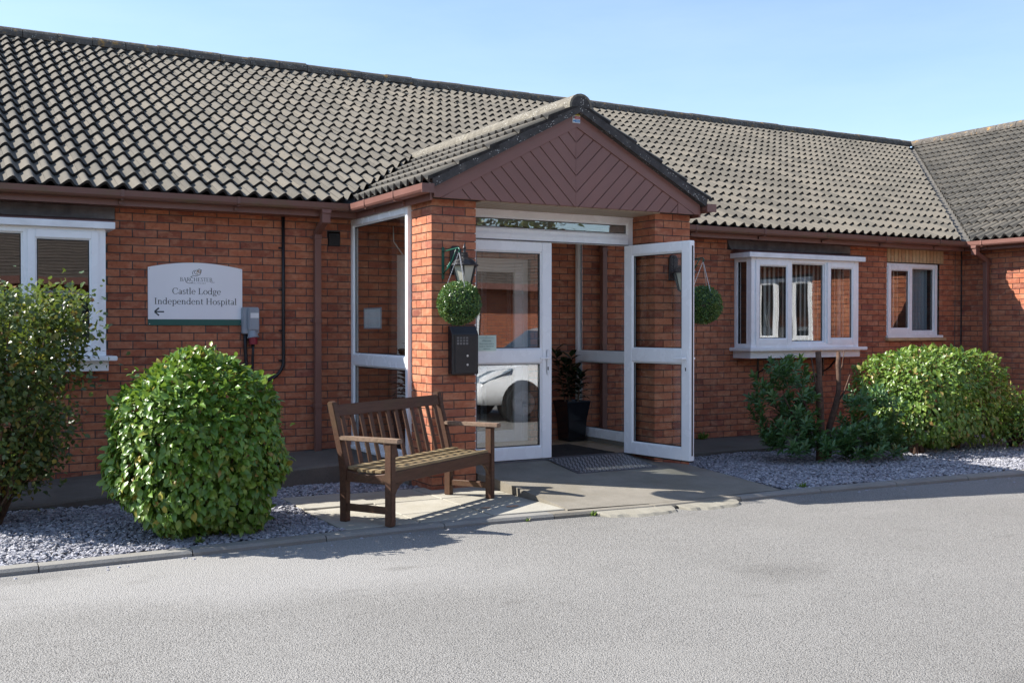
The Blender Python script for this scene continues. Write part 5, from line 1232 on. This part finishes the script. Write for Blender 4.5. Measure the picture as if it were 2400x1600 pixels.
for p, d in shoots:
    ax = np.array([d[0] * .5, d[1] * .5, .8]) + rng.normal(0, .2, 3); ax /= np.linalg.norm(ax); e1 = np.cross(ax, [0, 1, .3]); e1 /= np.linalg.norm(e1); e2 = np.cross(ax, e1)
    for k in range(13):
        a = k * 2.4; t = k / 12; rad = e1 * math.cos(a) + e2 * math.sin(a); ms.append(basis((p + ax * (.085 * (t - .6)))[None], (rad * (1 - .45 * t) + ax * (.15 + .75 * t))[None], (ax - rad * .2)[None], np.array([rng.uniform(.7, 1.1)]))[0])
ms = np.array(ms); ms[:, :3, 3] += np.array(RO)
foliage(S3, ms, leaf_geo(.095, .036, .14, .18), 'leaf_laurel', rng, 250, 'foliage', RO)
# clipped hedge bush
rng = np.random.default_rng(44); HO = (8.85, -1.92, ZG)
S4 = empty('clipped_bush', HO); tag(S4, 'broad flat topped green bush in the right bed under the casement window', 'bush')
P, D = shell_points(11000, (HO[0], HO[1], .42), (.85, .62, .55), rng, ZG + .08, .06, 3.5, .055, .34); N = len(P)
low = (P[:, 2] < .05) & (rng.uniform(0, 1, N) < .55) & (P[:, 0] > HO[0] - .2); P, D = P[~low], D[~low]; N = len(P)
tip = D * .45 + down * rng.uniform(.2, .9, N)[:, None] + rng.normal(0, .36, (N, 3)); tip[:, 2] += np.clip(D[:, 2], 0, 1) * .5; nr = D * 1.25 + np.array([-.12, .05, .42]) + rng.normal(0, .3, (N, 3))
foliage(S4, basis(P, tip, nr, rng.uniform(.4, 1.1, N)), leaf_geo(.078, .045, .16, .2), 'leaf_hedge', rng, 250, 'foliage', HO)
stems(S4, (-.55, -.25, 0), [(-.75, -.3, .5), (-.45, -.2, .55), (-.3, -.1, .6)], .03, 'bark', 'trunk'); stems(S4, (.35, -.1, 0), [(.6 * math.cos(a) + .3, .4 * math.sin(a), .5) for a in np.linspace(0, 6, 14)], .012)
b = MB(); b.tube([(.75, 0, .85), (.95, -.05, 1.02), (1.12, -.08, 1.12)], [.006, .005, .003], 5); b.build('stray_shoot', 'twig', S4)
P = np.array([(.98, -.05, 1.04), (1.05, -.06, 1.08), (1.10, -.08, 1.11), (1.13, -.08, 1.13), (1.0, -.06, 1.02)]) + np.array(HO)
foliage(S4, basis(P, rng.normal(0, 1, (5, 3)), rng.normal(0, 1, (5, 3)) + [0, 0, 1], np.full(5, .7)), leaf_geo(.08, .05), 'leaf_hedge', rng, 0, 'foliage', HO)
# low loose bush at the right edge
rng = np.random.default_rng(45); QO = (9.92, -2.25, ZG)
S5 = empty('low_bush', QO); tag(S5, 'low loose bush with thin stems at the right edge beside the clipped bush', 'bush')
cl = np.array([(rng.normal(0, .26), rng.normal(0, .24), rng.uniform(.10, .55)) for _ in range(70)])
stems(S5, (0, 0, 0), [tuple(c) for c in cl[:34]], .009)
ii = rng.integers(0, 70, 2600); P = cl[ii] + rng.normal(0, .075, (2600, 3)); P = P[(P[:, 2] > .06)]; N = len(P); D = P - np.array([0, 0, .1]); D /= np.linalg.norm(D, axis=1)[:, None]
foliage(S5, basis(P + np.array(QO), D * .4 + rng.normal(0, .6, (N, 3)), D * .5 + [0, 0, .6] + rng.normal(0, .5, (N, 3)), rng.uniform(.5, 1.05, N)), leaf_geo(.062, .036, .14, .2), 'leaf_hedge', rng, 150, 'foliage', QO)
# weeds
def weed(x, y, z, n, s, label, seed):
    rng = np.random.default_rng(seed); W = empty('weed', (x, y, z)); tag(W, label, 'weed', 'weeds in the cracks')
    P = rng.normal(0, .25 * s, (n, 3)) * [1, .5, 0] + [0, 0, .003]; t = rng.normal(0, .7, (n, 3)); t[:, 2] = rng.uniform(.5, 1.4, n)
    foliage(W, basis(P, t, rng.normal(0, 1, (n, 3)), rng.uniform(.5, 1.2, n)), leaf_geo(s, s * .28, .1, .3), 'weed', rng)
weed(2.98, kerb_y(2.98) - .012, ZT, 22, .04, 'tiny green weed at the left end of the mortar fillet', 1)
weed(2.42, kerb_y(2.42) - .01, ZT, 14, .03, 'tiny green weed in the crack below the kerb nearest the bench', 2)
weed(5.35, -3.36, ZG - .01, 16, .06, 'tiny green weed at the tip of the right gravel bed', 3)
weed(6.9, -0.06, -.152, 40, .09, 'low weeds against the wall base left of the dark shrub', 4)
weed(0.0, -3.22, ZG, 18, .05, 'small weed in the slate chippings behind the kerb on the left', 6)

# ------------------------------------------------------------------ what the glass reflects: the far side of the car park
def far_brick():
    t = NT('far_brickwork'); p = t.pos(); sp = t.n('SeparateXYZ'); t.l(p, sp.inputs[0]); cm = t.n('CombineXYZ'); t.l(sp.outputs[0], cm.inputs[0]); t.l(sp.outputs[2], cm.inputs[1])
    b = t.n('TexBrick', Scale=1.0, Mortar_Size=0.006, Brick_Width=0.225, Row_Height=0.075); t.l(cm.outputs[0], b.inputs['Vector'])
    b.inputs['Color1'].default_value = (.40, .13, .06, 1); b.inputs['Color2'].default_value = (.31, .09, .045, 1); b.inputs['Mortar'].default_value = (.10, .09, .085, 1)
    return t.done(t.bsdf(b.outputs[0], .9))
M['far_brick'] = far_brick()
OB = empty('opposite_building'); tag(OB, 'brick building across the car park, seen mirrored in the windows', 'building')
b = MB(); b.box(-14, 22, -24, -17, ZT, 2.4); b.build('wall', 'far_brick', OB)
b = MB(); b.add([(-15, -16.6, 2.4), (23, -16.6, 2.4), (23, -21, 3.9), (-15, -21, 3.9), (-15, -25.4, 2.4), (23, -25.4, 2.4)], [(0, 3, 2, 1), (3, 4, 5, 2)]); RO_ = b.build('roof', 'far_tile', OB)
b = MB()
for j in range(16):
    t0 = j / 16; y0 = -16.6 - 4.4 * t0; z0 = 2.4 + 1.5 * t0; b.box(-15, 23, y0 - .28, y0, z0 + .005, z0 + .018)
b.build('tile_course', 'far_tile', RO_)
b = MB(); b.box(-15, 23, -16.62, -16.58, 2.25, 2.42); b.build('fascia', 'brown', OB)
for x0 in (-9, -4.5, 0.5, 4.2, 9.5, 13):
    T_ = lambda u, d, z, x0=x0: (x0 + 1.5 - u, -17 - d, z)
    W_ = empty('window', parent=OB); b = MB(T_); ring(b, 0, 1.5, .9, 2.1, -.04, .0, .09); b.box(.7, .8, -.04, 0, .99, 2.01); b.build('frame', 'pvc', W_)
    b = MB(T_); b.box(.09, 1.41, -.02, -.01, .99, 2.01); b.build('pane', 'car_glass', W_)
CA = empty('parked_car', (5.75, -7.75, ZT)); tag(CA, 'white hatchback seen mirrored in the closed glass door', 'car')
side = [(0.02, .28), (0.0, .50), (.10, .68), (.35, .80), (1.02, .96), (1.75, 1.42), (2.1, 1.50), (3.2, 1.48), (3.75, 1.18), (3.95, 1.05), (4.0, .55), (3.95, .28)]
secs = []
for (yy, k, kz) in ((-.86, .96, .30), (-.80, 1.0, 0), (.80, 1.0, 0), (.86, .96, .30)):
    secs.append([(2 + (x - 2) * k, yy if z < 1.0 else yy * (1 - .30 * (z - 1.0) / .5 * .6), z if abs(yy) < .82 else min(z, .95) * .985) for x, z in side])
b = MB(); n = len(side); vs = [p for s in secs for p in s]
b.add(vs, [(i * n + k, i * n + (k + 1) % n, (i + 1) * n + (k + 1) % n, (i + 1) * n + k) for i in range(3) for k in range(n)] + [tuple(range(n)), tuple(range(4 * n - 1, 3 * n - 1, -1))]); b.build('body', 'car_white', CA, .02, True, 2)
for yy in (-.80, .80):
    s_ = 1 if yy > 0 else -1
    b = MB(); b.add([(1.25, s_ * .815, 1.0), (1.80, s_ * .69, 1.38), (2.35, s_ * .675, 1.43), (2.35, s_ * .815, 1.0)], [(0, 1, 2, 3)]); b.add([(2.43, s_ * .815, 1.0), (2.43, s_ * .675, 1.43), (3.15, s_ * .68, 1.41), (3.5, s_ * .80, 1.05)], [(0, 1, 2, 3)]); b.build('side_window', 'car_glass', CA)
    for xx in (.78, 3.25):
        Wh = empty('wheel', (xx, s_ * .80, .31), 0, CA)
        b = MB(); b.tube([(0, s_ * -.12, 0), (0, s_ * .075, 0)], .37, 24); b.build('arch_gap', 'tyre', Wh)
        b = MB(); b.tube([(0, s_ * -.1, -.0), (0, s_ * .085, 0)], .31, 24); b.build('tyre', 'tyre', Wh, .02)
        b = MB(); b.tube([(0, s_ * .08, 0), (0, s_ * .095, 0)], .20, 20)
        for k in range(5): a = k * 1.2566; b.bar((0, s_ * .1, 0), (.19 * math.cos(a), s_ * .1, .19 * math.sin(a)), .05, .02, (0, 1, 0))
        b.build('rim', 'alloy', Wh)
    b = MB(); b.prism([(.03, s_ * .60, .62), (.10, s_ * .845, .62), (.55, s_ * .872, .80), (.62, s_ * .85, .84), (.25, s_ * .70, .79), (.06, s_ * .60, .68)], (0, s_ * .012, .01)); b.build('headlight', 'headlamp', CA)
    b = MB(); b.box(1.25, 1.42, s_ * .87, s_ * 1.0, .98, 1.10); b.build('mirror', 'gasket', CA, .02)
b = MB(); b.add([(1.06, -.66, .985), (1.06, .66, .985), (1.72, .58, 1.40), (1.72, -.58, 1.40)], [(0, 1, 2, 3)]); o = b.build('windscreen', 'car_glass', CA); o.location = (-.02, 0, .02)
b = MB(); b.box(-.015, .03, -.5, .5, .33, .5); b.build('grille', 'gasket', CA, .01)
def far_tree(x, y, h, r, seed, label):
    rng = np.random.default_rng(seed); Tn = empty('tree', (x, y, ZT)); tag(Tn, label, 'tree', 'trees behind the opposite building')
    b = MB(); b.tube([(0, 0, 0), (.1, 0, h * .4), (0, .1, h * .8)], [.25, .18, .06], 8); b.build('trunk', 'bark', Tn, 0, True)
    c = rng.normal(size=(60, 3)); c /= np.linalg.norm(c, axis=1)[:, None]; c = c * (rng.uniform(.3, 1, 60) ** .5)[:, None] * [r, r, h * .33] + [0, 0, h * .65]
    P = c[rng.integers(0, 60, 5000)] + rng.normal(0, r * .16, (5000, 3)); D = P - [0, 0, h * .6]
    foliage(Tn, basis(P, D + rng.normal(0, 1, P.shape), D + rng.normal(0, 1.5, P.shape), rng.uniform(.7, 1.3, 5000)), leaf_geo(.26, .15), 'leaf_tree', rng)
    Tn.children[-1].name = 'crown'
far_tree(9.5, -25.5, 8.5, 2.4, 61, 'left of two leafy trees mirrored in the toplight over the doors')
far_tree(15.5, -26, 8.5, 3.0, 62, 'right of two leafy trees mirrored in the toplight over the doors')
